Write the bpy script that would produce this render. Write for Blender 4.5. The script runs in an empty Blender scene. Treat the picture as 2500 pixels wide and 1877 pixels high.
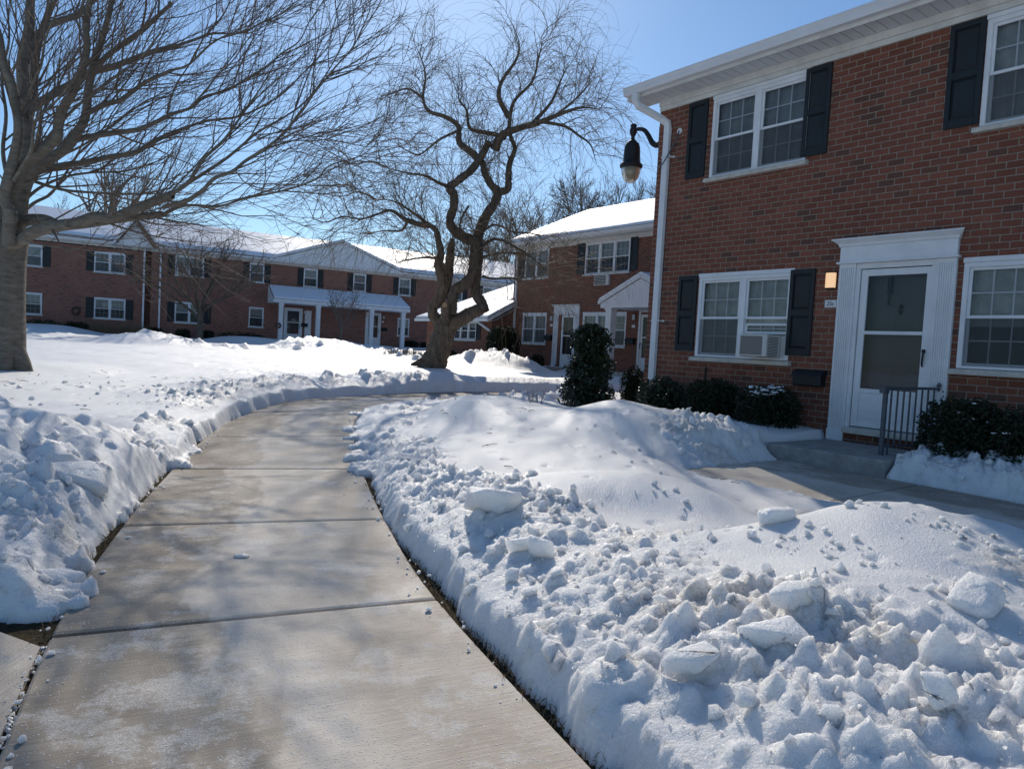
import bpy, bmesh, math, random
import numpy as np
from mathutils import Vector, Matrix
random.seed(7); rng = np.random.default_rng(11)
PI = math.pi
scene = bpy.context.scene
COL = scene.collection

# ------------------------------------------------------------------ camera
CAM_F, CAM_P, CAM_R, CAM_H = 1750.0, math.radians(2.80), math.radians(3.18), 1.42
_cp, _sp, _cr, _sr = math.cos(CAM_P), math.sin(CAM_P), math.cos(CAM_R), math.sin(CAM_R)
FW = np.array([0, _cp, -_sp]); _up0 = np.array([0, _sp, _cp]); _rt0 = np.array([1.0, 0, 0])
RT = _cr*_rt0 + _sr*_up0; UP = -_sr*_rt0 + _cr*_up0
def at(px, py, Y):
    """world point at depth Y seen at photo pixel (px, py)"""
    d = FW + RT*(px-1250)/CAM_F + UP*(938.5-py)/CAM_F
    return d*(Y/d[1]) + np.array([0, 0, CAM_H])
cam = bpy.data.cameras.new('camera'); camo = bpy.data.objects.new('camera', cam); COL.objects.link(camo)
cam.sensor_width = 36; cam.lens = CAM_F/2500*36; cam.clip_start = .05; cam.clip_end = 2000
camo.matrix_world = Matrix(((RT[0], UP[0], -FW[0], 0), (RT[1], UP[1], -FW[1], 0), (RT[2], UP[2], -FW[2], CAM_H), (0, 0, 0, 1)))
scene.camera = camo

# ------------------------------------------------------------------ light
SUN_AZ, SUN_EL = math.radians(-6.6), math.radians(31.5)
world = bpy.data.worlds.new('World'); scene.world = world; world.use_nodes = True
nt = world.node_tree; bg = nt.nodes['Background']
sky = nt.nodes.new('ShaderNodeTexSky'); sky.sky_type = 'NISHITA'; sky.sun_disc = False
sky.sun_elevation = SUN_EL; sky.sun_rotation = SUN_AZ; sky.altitude = 0
sky.air_density = 1.0; sky.dust_density = 0.25; sky.ozone_density = 3.0
tint = nt.nodes.new('ShaderNodeMix'); tint.data_type = 'RGBA'; tint.blend_type = 'MULTIPLY'; tint.inputs[0].default_value = 1; tint.inputs[7].default_value = (.85, 1.04, 1.18, 1)   # clear cold winter air
nt.links.new(sky.outputs[0], tint.inputs[6]); nt.links.new(tint.outputs[2], bg.inputs[0]); bg.inputs[1].default_value = 0.087
sl = bpy.data.lights.new('sun', 'SUN'); sl.energy = 3.2; sl.angle = math.radians(.5); sl.color = (1, .92, .80)
so = bpy.data.objects.new('sun', sl); COL.objects.link(so)
sd = Vector((math.sin(SUN_AZ)*math.cos(SUN_EL), math.cos(SUN_AZ)*math.cos(SUN_EL), math.sin(SUN_EL)))
so.rotation_euler = sd.to_track_quat('Z', 'Y').to_euler(); so.location = (0, 0, 40)
scene.view_settings.view_transform = 'Standard'; scene.view_settings.look = 'None'
scene.view_settings.exposure = 0.12; scene.view_settings.gamma = 1

# ------------------------------------------------------------------ materials
def mat(name, col, rough=.7, spec=.3, metal=0.0):
    m = bpy.data.materials.new(name); m.use_nodes = True
    b = m.node_tree.nodes['Principled BSDF']
    b.inputs['Base Color'].default_value = (*col, 1); b.inputs['Roughness'].default_value = rough
    b.inputs['Specular IOR Level'].default_value = spec; b.inputs['Metallic'].default_value = metal
    return m
class NT:
    def __init__(s, m): s.t = m.node_tree; s.b = s.t.nodes['Principled BSDF']
    def n(s, typ, ins=None, **kw):
        x = s.t.nodes.new(typ)
        for k, v in kw.items(): setattr(x, k, v)
        for k, v in (ins or {}).items(): s.set(x.inputs[k], v)
        return x
    def set(s, inp, v):
        if hasattr(v, 'is_linked') or isinstance(v, bpy.types.NodeSocket): s.t.links.new(v, inp)
        else: inp.default_value = v
    def tex(s, kind='UV'): return s.n('ShaderNodeTexCoord').outputs[kind]
    def map(s, v, sc): return s.n('ShaderNodeMapping', {'Vector': v, 'Scale': sc}).outputs[0]
    def noise(s, v, scale, detail=3, rough=.55): return s.n('ShaderNodeTexNoise', {'Vector': v, 'Scale': scale, 'Detail': detail, 'Roughness': rough}).outputs['Fac']
    def ramp(s, f, stops):
        r = s.n('ShaderNodeValToRGB', {'Fac': f}); e = r.color_ramp.elements
        while len(e) < len(stops): e.new(.5)
        for q, (p, c) in zip(e, stops):
            q.position = p; q.color = (*c, 1) if len(c) == 3 else c
        return r.outputs[0]
    def mix(s, f, a, b, mode='MIX'):
        x = s.n('ShaderNodeMix', data_type='RGBA', blend_type=mode)
        s.set(x.inputs[0], f); s.set(x.inputs[6], a); s.set(x.inputs[7], b); return x.outputs[2]
    def math(s, op, a, b=0.0):
        x = s.n('ShaderNodeMath', operation=op); s.set(x.inputs[0], a); s.set(x.inputs[1], b); return x.outputs[0]
    def bump(s, h, dist=.01, strength=.6): s.t.links.new(s.n('ShaderNodeBump', {'Height': h, 'Distance': dist, 'Strength': strength}).outputs[0], s.b.inputs['Normal'])
    def col(s, c): s.set(s.b.inputs['Base Color'], c)
g3 = lambda v: (v, v, v)

def brick_mat(name, ca, cb, cdark, mort):
    m = mat(name, ca, .9, .15); T = NT(m); uv = T.tex('UV')
    wob = T.n('ShaderNodeTexNoise', {'Vector': uv, 'Scale': 9.0, 'Detail': 2.0})
    off = T.n('ShaderNodeVectorMath', {0: wob.outputs['Color'], 1: (.5, .5, .5)}, operation='SUBTRACT').outputs[0]
    off = T.n('ShaderNodeVectorMath', {0: off, 'Scale': .006}, operation='SCALE').outputs[0]
    v = T.n('ShaderNodeVectorMath', {0: uv, 1: off}, operation='ADD').outputs[0]
    br = T.n('ShaderNodeTexBrick', {'Vector': v, 'Color1': (0, 0, 0, 1), 'Color2': (1, 1, 1, 1), 'Mortar': (.5, .5, .5, 1), 'Scale': 1.0,
             'Mortar Size': .0058, 'Mortar Smooth': .25, 'Bias': 0.0, 'Brick Width': .2032, 'Row Height': .0813}, offset=.5, squash=1.0)
    t = br.outputs['Color']
    c = T.ramp(t, [(0, cdark), (.07, cdark), (.10, ca), (.55, cb), (.9, tuple(x*1.12 for x in ca)), (1, tuple(.5*(x+y) for x, y in zip(cdark, ca)))])
    n1 = T.noise(uv, 40, 4, .7); n2 = T.noise(uv, .7, 3, .6)
    c = T.mix(1.0, c, T.ramp(n1, [(.25, g3(.72)), (.75, g3(1.22))]), 'MULTIPLY')
    c = T.mix(1.0, c, T.ramp(n2, [(.3, g3(.86)), (.7, g3(1.12))]), 'MULTIPLY')
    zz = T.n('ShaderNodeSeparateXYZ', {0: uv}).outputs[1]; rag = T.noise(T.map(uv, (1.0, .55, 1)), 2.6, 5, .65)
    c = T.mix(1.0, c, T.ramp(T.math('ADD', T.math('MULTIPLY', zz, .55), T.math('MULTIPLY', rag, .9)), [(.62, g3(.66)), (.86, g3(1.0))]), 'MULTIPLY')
    eff = T.ramp(T.noise(T.map(uv, (1, .6, 1)), 1.7, 7, .75), [(.66, g3(0)), (.76, g3(.22))]); c = T.mix(eff, c, (.45, .40, .36, 1))
    mc = T.mix(1.0, (*mort, 1), T.ramp(T.noise(uv, 25, 3), [(.3, g3(.75)), (.7, g3(1.15))]), 'MULTIPLY')
    T.col(T.mix(br.outputs['Fac'], c, mc))
    h = T.math('SUBTRACT', T.math('MULTIPLY', n1, .35), br.outputs['Fac']); T.bump(h, .008, .8)
    return m
M = {}
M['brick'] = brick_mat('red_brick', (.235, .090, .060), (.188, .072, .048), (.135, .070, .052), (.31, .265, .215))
M['brick_far'] = brick_mat('far_red_brick', (.30, .130, .092), (.25, .108, .078), (.18, .092, .070), (.34, .285, .24))
def painted(name, col, rough=.45, var=.12, sc=3.0):
    m = mat(name, col, rough, .35); T = NT(m); uv = T.tex('UV')
    n = T.noise(uv, sc, 5, .65)
    T.col(T.mix(1.0, (*col, 1), T.ramp(n, [(.3, g3(1-var)), (.72, g3(1+var*.4))]), 'MULTIPLY'))
    T.bump(T.noise(uv, 60, 2), .001, .3); return m
M['white'] = painted('white_paint', (.78, .79, .80))
M['trim'] = painted('weathered_cream_trim', (.70, .69, .65), .6, .22, 4)
M['alum'] = painted('white_aluminium', (.74, .74, .75), .4, .10, 2)
M['soffit'] = painted('vinyl_soffit', (.68, .69, .69), .5, .08)
M['stone'] = painted('cast_stone', (.60, .56, .49), .85, .25, 8)
M['shutter'] = painted('black_green_shutter', (.016, .021, .025), .5, .25, 5)
M['iron'] = painted('dark_iron', (.015, .017, .02), .5, .2, 10)
M['grey_iron'] = painted('grey_painted_iron', (.10, .11, .13), .55, .3, 14)
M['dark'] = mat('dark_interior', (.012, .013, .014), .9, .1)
M['shingle'] = painted('asphalt_shingle', (.05, .047, .047), .95, .4, 30)
M['curtain'] = painted('drawn_curtain', (.47, .50, .47), .9, .25, 5)
M['curtain_dim'] = painted('dim_blind', (.34, .37, .36), .9, .3, 4)
M['unlit_room'] = painted('dark_room', (.05, .053, .055), .9, .4, 3)
M['door_grey'] = painted('inner_door_paint', (.12, .125, .13), .6, .1)
M['ac'] = painted('ivory_plastic_case', (.62, .60, .56), .5, .08)
M['ac_grille'] = painted('grey_condenser_grille', (.22, .21, .20), .6, .3, 60)
M['tan'] = painted('brown_wood', (.20, .125, .08), .8, .3)
def glass_mat():
    m = bpy.data.materials.new('window_glass'); m.use_nodes = True; t = m.node_tree; t.nodes.clear()
    o = t.nodes.new('ShaderNodeOutputMaterial'); mx = t.nodes.new('ShaderNodeMixShader')
    tr = t.nodes.new('ShaderNodeBsdfTransparent'); tr.inputs[0].default_value = (.80, .82, .84, 1)
    gl = t.nodes.new('ShaderNodeBsdfGlossy'); gl.inputs['Roughness'].default_value = .02; gl.inputs[0].default_value = (.95, .97, 1, 1)
    fr = t.nodes.new('ShaderNodeFresnel'); fr.inputs[0].default_value = 1.4
    nz = t.nodes.new('ShaderNodeTexNoise'); nz.inputs['Scale'].default_value = 3.0; nz.inputs['Detail'].default_value = 1
    bp = t.nodes.new('ShaderNodeBump'); bp.inputs['Distance'].default_value = .004; bp.inputs['Strength'].default_value = .25
    t.links.new(nz.outputs[0], bp.inputs['Height']); t.links.new(bp.outputs[0], gl.inputs['Normal'])
    t.links.new(fr.outputs[0], mx.inputs[0]); t.links.new(tr.outputs[0], mx.inputs[1]); t.links.new(gl.outputs[0], mx.inputs[2]); t.links.new(mx.outputs[0], o.inputs[0])
    return m
M['glass'] = glass_mat()
def screen_mat():
    m = bpy.data.materials.new('insect_screen'); m.use_nodes = True; t = m.node_tree; t.nodes.clear()
    o = t.nodes.new('ShaderNodeOutputMaterial'); mx = t.nodes.new('ShaderNodeMixShader')
    tr = t.nodes.new('ShaderNodeBsdfTransparent'); df = t.nodes.new('ShaderNodeBsdfDiffuse'); df.inputs[0].default_value = (.10, .11, .12, 1)
    mx.inputs[0].default_value = .45
    t.links.new(tr.outputs[0], mx.inputs[1]); t.links.new(df.outputs[0], mx.inputs[2]); t.links.new(mx.outputs[0], o.inputs[0]); return m
M['screen'] = screen_mat()
def emis(name, col, st):
    m = mat(name, col, .5); b = m.node_tree.nodes['Principled BSDF']; b.inputs['Emission Color'].default_value = (*col, 1); b.inputs['Emission Strength'].default_value = st; return m
M['lampglow'] = emis('lit_frosted_shade', (1.0, .62, .34), .62)
M['frost'] = mat('frosted_acorn_globe', (.36, .33, .23), .25, .5)
M['frost'].node_tree.nodes['Principled BSDF'].inputs['Transmission Weight'].default_value = .55
M['frost'].node_tree.nodes['Principled BSDF'].inputs['Roughness'].default_value = .35
M['ink'] = mat('black_lettering', (.02, .02, .022), .6)
M['plate'] = painted('pale_number_plate', (.62, .62, .60), .6, .1)

def snow_mat():
    m = mat('snow', (.89, .89, .90), .55, .25); T = NT(m); ob = T.tex('Object')
    fine = T.noise(ob, 190, 2, .6); med = T.noise(ob, 26, 5, .7); big = T.noise(ob, 2.1, 3, .6)
    at_ = T.n('ShaderNodeAttribute', attribute_name='rough').outputs['Fac']
    c = T.mix(1.0, (.945, .932, .915, 1), T.ramp(big, [(.3, (.95, .96, .97)), (.7, (1.02, 1.01, 1.0))]), 'MULTIPLY')
    # road grime in the shovelled, crumbled zones: tan granular streaks
    gr = T.noise(T.map(ob, (1.1, 1.6, 1.0)), 3.3, 6, .75)
    gf = T.math('MULTIPLY', T.ramp(gr, [(.54, g3(0)), (.70, g3(.6))]), at_)
    c = T.mix(gf, c, (.60, .54, .44, 1))
    di = T.n('ShaderNodeAttribute', attribute_name='dirt').outputs['Fac']
    c = T.mix(T.math('MULTIPLY', di, T.ramp(T.noise(ob, 60, 3, .7), [(.40, g3(.1)), (.60, g3(.6))])), c, (.60, .51, .38, 1))
    ice = T.math('MULTIPLY', T.ramp(T.noise(ob, 1.7, 4, .6), [(.60, g3(0)), (.72, g3(.5))]), at_)
    c = T.mix(ice, c, (.74, .87, .89, 1))
    T.col(c)
    grain = T.noise(ob, 75, 2, .8); h = T.math('ADD', T.math('ADD', T.math('MULTIPLY', fine, .20), T.math('MULTIPLY', grain, .85)), T.math('MULTIPLY', med, T.math('ADD', T.math('MULTIPLY', at_, 1.2), .12)))
    T.bump(h, .022, .75)
    T.set(T.b.inputs['Roughness'], .42)
    T.b.inputs['Subsurface Weight'].default_value = .8; T.b.inputs['Subsurface Scale'].default_value = .07; T.b.inputs['Subsurface Radius'].default_value = (1, 1.05, 1.1)
    return m
M['snow'] = snow_mat()
M['roof_snow'] = mat('roof_snow', (.86, .88, .92), .5, .3)
_T = NT(M['roof_snow']); _T.bump(_T.noise(_T.tex('Object'), 12, 5, .7), .03, .6)
def concrete_mat():
    m = mat('broomed_concrete', (.40, .36, .31), .85, .25); T = NT(m); uv = T.tex('UV'); ob = T.tex('Object')
    n = T.noise(ob, 2.2, 5, .62); c = T.ramp(n, [(.28, (.50, .415, .32)), (.5, (.61, .52, .41)), (.72, (.70, .62, .515))])
    broom = T.noise(T.map(uv, (1.3, 46, 1)), 3.2, 4, .7)
    c = T.mix(1.0, c, T.ramp(broom, [(.32, g3(.70)), (.60, g3(1.10))]), 'MULTIPLY')
    su = T.n('ShaderNodeSeparateXYZ', {0: uv}).outputs[0]; wob_ = T.noise(T.map(uv, (1.2, .55, 1)), 1.4, 4, .6)
    q = T.math('ADD', su, T.math('MULTIPLY', T.math('SUBTRACT', wob_, .5), 1.5))       # damp along the left, trodden salt in the middle
    damp = T.ramp(T.math('ADD', q, .62), [(.0, g3(.62)), (.41, g3(.72)), (.48, g3(1.03)), (1, g3(.96))])
    c = T.mix(1.0, c, damp, 'MULTIPLY')
    salt = T.ramp(T.math('ADD', T.math('MULTIPLY', q, .5), .5), [(.36, g3(0)), (.47, g3(1)), (.62, g3(.8)), (.8, g3(.25))])
    wet = wob_
    c = T.mix(T.math('MULTIPLY', salt, .42), c, (.80, .76, .69, 1))
    # salt: bleached blooms and loose white grains
    blo = T.noise(ob, 1.3, 8, .78); sp = T.noise(ob, 150, 2, .6)
    bf = T.math('MULTIPLY', T.ramp(blo, [(.515, g3(0)), (.57, g3(.72))]), T.ramp(sp, [(.42, g3(.25)), (.62, g3(1))]))
    c = T.mix(bf, c, (.78, .76, .72, 1))
    vo = T.n('ShaderNodeTexVoronoi', {'Vector': T.n('ShaderNodeVectorMath', {0: ob, 1: T.n('ShaderNodeVectorMath', {0: T.n('ShaderNodeTexNoise', {'Vector': ob, 'Scale': 110.0}).outputs['Color'], 'Scale': .012}, operation='SCALE').outputs[0]}, operation='ADD').outputs[0], 'Scale': 78.0, 'Randomness': 1.0})
    vf = T.math('MULTIPLY', T.ramp(vo.outputs['Distance'], [(.16, g3(1)), (.34, g3(0))]), T.ramp(T.math('ADD', T.n('ShaderNodeSeparateColor', {0: vo.outputs['Color']}).outputs[0], T.math('MULTIPLY', salt, .28)), [(.60, g3(0)), (.66, g3(1))]))
    c = T.mix(T.math('MULTIPLY', vf, .8), c, (.82, .82, .82, 1)); T.col(c)
    h = T.math('ADD', T.math('MULTIPLY', broom, .5), T.math('ADD', T.math('MULTIPLY', vf, .9), T.math('MULTIPLY', T.noise(ob, 220, 2), .35)))
    T.bump(h, .006, .7)
    T.set(T.b.inputs['Roughness'], T.ramp(wet, [(.3, g3(.62)), (.6, g3(.9))])); return m
M['concrete'] = concrete_mat()
def stoop_mat():
    m = mat('step_concrete', (.36, .34, .31), .85, .2); T = NT(m); ob = T.tex('Object')
    c = T.ramp(T.noise(ob, 5, 6, .7), [(.3, (.24, .225, .205)), (.7, (.42, .41, .39))]); T.col(c); T.bump(T.noise(ob, 90, 3), .004, .6); return m
M['step'] = stoop_mat()
def soil_mat():
    m = mat('bare_soil_and_dead_grass', (.05, .04, .025), .95, .1); T = NT(m); ob = T.tex('Object')
    c = T.ramp(T.noise(T.map(ob, (1, 2.2, 1)), 34, 5, .75), [(.3, (.018, .014, .009)), (.55, (.07, .055, .03)), (.75, (.16, .14, .07))]); T.col(c); T.bump(T.noise(ob, 60, 4), .02, 1); return m
M['soil'] = soil_mat()
def bark_mat(name, a, b, scale, stretch):
    m = mat(name, a, .9, .15); T = NT(m); ob = T.tex('Object')
    n = T.noise(T.map(ob, stretch), scale, 5, .7)
    T.col(T.ramp(n, [(.3, a), (.7, b)])); T.bump(n, .03, 1.0); return m
M['bark_smooth'] = bark_mat('smooth_grey_bark', (.115, .10, .082), (.25, .225, .185), 5, (1, 1, 3.2))
M['bark_willow'] = bark_mat('furrowed_brown_bark', (.055, .043, .034), (.21, .165, .125), 9, (1.6, 1.6, .32))
M['twig'] = mat('grey_brown_twigs', (.16, .125, .10), .8, .2)
M['twig_willow'] = mat('tan_brown_twigs', (.20, .15, .10), .7, .25)
M['cutwood'] = mat('pale_sawn_wood', (.50, .34, .18), .8, .2)
M['leaf'] = mat('glossy_evergreen_leaf', (.022, .034, .013), .38, .45)
M['leaf_dull'] = mat('dark_yew_leaf', (.018, .026, .011), .6, .3)
M['shrub_core'] = mat('shrub_dark_core', (.010, .012, .007), .95, .1)  # near-black colour stands in for the shade inside a shrub
M['drygrass'] = mat('dry_tan_grass', (.23, .165, .10), .9, .1)

# ------------------------------------------------------------------ object helpers
class MB:
    """collects faces for ONE mesh"""
    def __init__(s): s.v = []; s.f = []; s.uv = None
    def add(s, vs, fs):
        o = len(s.v); s.v += [tuple(map(float, p)) for p in vs]; s.f += [tuple(o+i for i in q) for q in fs]; return s
    def box(s, x0, x1, y0, y1, z0, z1):
        return s.add([(x0, y0, z0), (x1, y0, z0), (x1, y1, z0), (x0, y1, z0), (x0, y0, z1), (x1, y0, z1), (x1, y1, z1), (x0, y1, z1)],
                     [(0, 3, 2, 1), (4, 5, 6, 7), (0, 1, 5, 4), (1, 2, 6, 5), (2, 3, 7, 6), (3, 0, 4, 7)])
    def quad(s, *p): return s.add(p, [tuple(range(len(p)))])
    def prism(s, prof, x0, x1):
        """profile of (y, z) swept along x"""
        k = len(prof); vs = [(x0, y, z) for y, z in prof]+[(x1, y, z) for y, z in prof]
        return s.add(vs, [tuple(range(k))[::-1], tuple(range(k, 2*k))]+[(i, (i+1) % k, k+(i+1) % k, k+i) for i in range(k)])
    def slab(s, poly, h):
        """planar 3-D polygon thickened by vector h"""
        k = len(poly); p = [Vector(q) for q in poly]; h = Vector(h); vs = p+[q+h for q in p]
        return s.add(vs, [tuple(range(k))[::-1], tuple(range(k, 2*k))]+[(i, (i+1) % k, k+(i+1) % k, k+i) for i in range(k)])
    def tube(s, pts, rads, n=6, cap=True):
        v, f = tube_arrays([np.asarray(pts, float)], [np.asarray(rads, float)*np.ones(len(pts))], n)
        s.add(v, f.tolist())
        if cap:
            o = len(s.v)-len(v); s.f.append(tuple(range(o, o+n))[::-1]); s.f.append(tuple(range(o+len(v)-n, o+len(v))))
        return s
    def lathe(s, prof, cx=0, cy=0, n=16):
        """profile of (r, z)"""
        k = len(prof); vs = [(cx+r*math.cos(2*PI*j/n), cy+r*math.sin(2*PI*j/n), z) for r, z in prof for j in range(n)]
        fs = [(i*n+j, i*n+(j+1) % n, (i+1)*n+(j+1) % n, (i+1)*n+j) for i in range(k-1) for j in range(n)]
        fs += [tuple(range(n))[::-1], tuple(range((k-1)*n, k*n))]
        return s.add(vs, fs)
    def build(s, name, m, parent=None, loc=(0, 0, 0), bevel=0, smooth=False, rot=None):
        me = bpy.data.meshes.new(name); me.from_pydata(s.v, [], s.f); me.materials.append(m)
        uvl = me.uv_layers.new(name='UVMap')
        if s.uv is None:
            nl = len(me.loops); vi = np.empty(nl, np.int32); me.loops.foreach_get('vertex_index', vi)
            co = np.asarray(s.v); nrm = np.empty(len(me.polygons)*3); me.polygons.foreach_get('normal', nrm); nrm = np.abs(nrm.reshape(-1, 3))
            lt = np.empty(len(me.polygons), np.int32); me.polygons.foreach_get('loop_total', lt); ln = np.repeat(nrm, lt, 0); p = co[vi]
            top = (ln[:, 2] > ln[:, 0]) & (ln[:, 2] > ln[:, 1]); sx = ln[:, 0] > ln[:, 1]
            u = np.where(top, p[:, 0], np.where(sx, p[:, 1], p[:, 0])); w = np.where(top, p[:, 1], p[:, 2])
            uvl.data.foreach_set('uv', np.stack([u, w], 1).astype(np.float32).ravel())
        else:
            vi = np.empty(len(me.loops), np.int32); me.loops.foreach_get('vertex_index', vi)
            uvl.data.foreach_set('uv', np.asarray(s.uv, np.float32)[vi].ravel())
        if smooth: me.polygons.foreach_set('use_smooth', np.ones(len(me.polygons), bool))
        o = bpy.data.objects.new(name, me); COL.objects.link(o); o.location = loc
        if rot: o.rotation_euler = rot
        if parent: o.parent = parent
        if bevel:
            b = o.modifiers.new('bevel', 'BEVEL'); b.width = bevel; b.segments = 2; b.limit_method = 'ANGLE'; b.angle_limit = math.radians(40)
        return o
def tube_arrays(polys, rads, n):
    """many polylines of equal length -> vertices and quads (vectorised)"""
    P = np.stack(polys); R = np.stack(rads); B, K, _ = P.shape
    T = np.gradient(P, axis=1); T /= np.linalg.norm(T, axis=2, keepdims=True)+1e-9
    ref = np.where(np.abs(T[:, :1, 2:3]) > .9, np.array([1.0, 0, 0]), np.array([0, 0, 1.0]))*np.ones_like(T)
    U = np.cross(T, ref); U /= np.linalg.norm(U, axis=2, keepdims=True)+1e-9; W = np.cross(T, U)
    a = np.arange(n)*2*PI/n
    V = P[:, :, None]+R[:, :, None, None]*(U[:, :, None]*np.cos(a)[None, None, :, None]+W[:, :, None]*np.sin(a)[None, None, :, None])
    i = np.arange(n); base = (np.arange(B)[:, None, None]*K+np.arange(K-1)[None, :, None])*n
    q = np.stack([base+i, base+(i+1) % n, base+n+(i+1) % n, base+n+i], -1).reshape(-1, 4)
    return V.reshape(-1, 3), q
def fast_mesh(name, V, F, m, parent=None, smooth=True, attr=None, extra=None):
    """V (n,3), F (k,4) or (k,3) numpy"""
    me = bpy.data.meshes.new(name); k = F.shape[1]
    me.vertices.add(len(V)); me.vertices.foreach_set('co', np.asarray(V, np.float32).ravel())
    me.loops.add(F.size); me.loops.foreach_set('vertex_index', F.astype(np.int32).ravel())
    me.polygons.add(len(F)); me.polygons.foreach_set('loop_start', np.arange(len(F), dtype=np.int32)*k); me.polygons.foreach_set('loop_total', np.full(len(F), k, np.int32))
    me.polygons.foreach_set('use_smooth', np.full(len(F), smooth))
    me.update(calc_edges=True)
    for nm_, q_ in (extra or {}).items():
        a = me.attributes.new(nm_, 'FLOAT', 'POINT'); a.data.foreach_set('value', np.asarray(q_, np.float32).ravel())
    if attr is not None:
        a = me.attributes.new('rough', 'FLOAT', 'POINT'); a.data.foreach_set('value', np.asarray(attr, np.float32).ravel())
    me.materials.append(m); o = bpy.data.objects.new(name, me); COL.objects.link(o)
    if parent: o.parent = parent
    return o
def tag(o, label=None, cat=None, group=None, kind=None):
    if label: o['label'] = label
    if cat: o['category'] = cat
    if group: o['group'] = group
    if kind: o['kind'] = kind
    return o
def thing(name, label, cat, loc=(0, 0, 0), rz=0.0, group=None):
    o = bpy.data.objects.new(name, None); COL.objects.link(o); o.location = loc; o.rotation_euler = (0, 0, rz); o.empty_display_size = .2
    return tag(o, label, cat, group)
def copy_tree(o, parent=None):
    c = o.copy(); COL.objects.link(c); c.parent = parent
    for ch in list(o.children): copy_tree(ch, c)
    return c

# ------------------------------------------------------------------ noise (numpy)
def vnoise(x, y, seed=0):
    xi = np.floor(x).astype(np.int64); yi = np.floor(y).astype(np.int64); fx = x-xi; fy = y-yi
    def h(a, b):
        k = (a*374761393+b*668265263+seed*1442695041) & 0xffffffff
        k = ((k ^ (k >> 13))*1274126177) & 0xffffffff
        return ((k ^ (k >> 16)) & 0xffff)/65535.0
    sx = fx*fx*(3-2*fx); sy = fy*fy*(3-2*fy)
    return (h(xi, yi)*(1-sx)+h(xi+1, yi)*sx)*(1-sy)+(h(xi, yi+1)*(1-sx)+h(xi+1, yi+1)*sx)*sy
def fbm(x, y, seed=0, oct=4, gain=.5):
    s = 0; a = 1; t = 0
    for i in range(oct): s = s+a*vnoise(x*2**i, y*2**i, seed+i*7); t += a; a *= gain
    return s/t-.5
def cell(x, y, seed=0):
    """distance to the nearest jittered point (rubble)"""
    xi = np.floor(x).astype(np.int64); yi = np.floor(y).astype(np.int64); best = np.full(x.shape, 9.0)
    for dx in (-1, 0, 1):
        for dy in (-1, 0, 1):
            a = xi+dx; b = yi+dy; k = (a*374761393+b*668265263+seed*97) & 0xffffffff; k = ((k ^ (k >> 13))*1274126177) & 0xffffffff; k = k ^ (k >> 16)
            px = a+(k & 0xff)/255.0; py = b+((k >> 8) & 0xff)/255.0; r = .55+.45*((k >> 16) & 0xff)/255.0
            best = np.minimum(best, ((x-px)**2+(y-py)**2)/r**2)
    return np.sqrt(best)
def plates(x, y, seed=0):
    """broken plates: every Voronoi cell is a tilted slab of its own height, cracks between them"""
    xi = np.floor(x).astype(np.int64); yi = np.floor(y).astype(np.int64); b1 = np.full(x.shape, 9.0); b2 = np.full(x.shape, 9.0); h = np.zeros(x.shape)
    for dx in (-1, 0, 1):
        for dy in (-1, 0, 1):
            a = xi+dx; b = yi+dy; k = (a*374761393+b*668265263+seed*971) & 0xffffffff; k = ((k ^ (k >> 13))*1274126177) & 0xffffffff; k = k ^ (k >> 16); k2 = ((k ^ (k >> 11))*668265263) & 0xffffffff
            ox = x-a-(k & 0xff)/255.0; oy = y-b-((k >> 8) & 0xff)/255.0; q = np.sqrt(ox*ox+oy*oy)
            hh = ((k2 >> 3) & 0xff)/255.0+(((k2 >> 11) & 0xff)/127.5-1)*ox*.75+(((k2 >> 19) & 0xff)/127.5-1)*oy*.75
            m = q < b1; b2 = np.where(m, b1, np.minimum(b2, q)); h = np.where(m, hh, h); b1 = np.where(m, q, b1)
    return np.clip(h, -.3, 1.3)*np.clip((b2-b1)*3.2, 0, 1)
def sstep(a, b, x):
    t = np.clip((x-a)/(b-a), 0, 1); return t*t*(3-2*t)

# ------------------------------------------------------------------ ground frame
TH = math.radians(37.5); NB = np.array([math.cos(TH), math.sin(TH)]); UB = np.array([-math.sin(TH), math.cos(TH)]); DB = 9.25
def soff(x, y): return x*UB[0]+y*UB[1], DB-(x*NB[0]+y*NB[1])       # along-facade s, distance out from the near facade
def G(x, y):
    x = np.asarray(x, float); y = np.asarray(y, float)
    s, o = soff(x, y)
    g = .016*(y-2.5)+.19*sstep(6.2, 3.0, o)*sstep(16, 11, y)
    g = g+.12*sstep(20, 27, y)*sstep(-8, -2, x)+.10*sstep(30, 42, y)*(1-sstep(-8, -2, x))
    return np.where(y < -2, .016*-4.5, g) if False else g
PC = np.array([(2.35, -4), (1.2, -1.5), (.50, 0), (-.18, 1.4), (-1.19, 3.55), (-1.72, 5.0), (-2.22, 6.6), (-2.86, 8.9), (-3.27, 11.0), (-3.17, 13.0), (-2.45, 15.4), (-1.05, 17.4), (.9, 18.9), (3.2, 19.9), (7, 20.8)])
def spline(P, n):
    P = np.asarray(P, float); out = []
    Q = np.vstack([2*P[0]-P[1], P, 2*P[-1]-P[-2]])
    for i in range(1, len(Q)-2):
        p0, p1, p2, p3 = Q[i-1:i+3]; t = np.linspace(0, 1, n, endpoint=False)[:, None]
        out.append(.5*((2*p1)+(-p0+p2)*t+(2*p0-5*p1+4*p2-p3)*t**2+(-p0+3*p1-3*p2+p3)*t**3))
    return np.vstack(out+[Q[-2:-1]])
PATH = spline(PC, 12); HALF = .91
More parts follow.
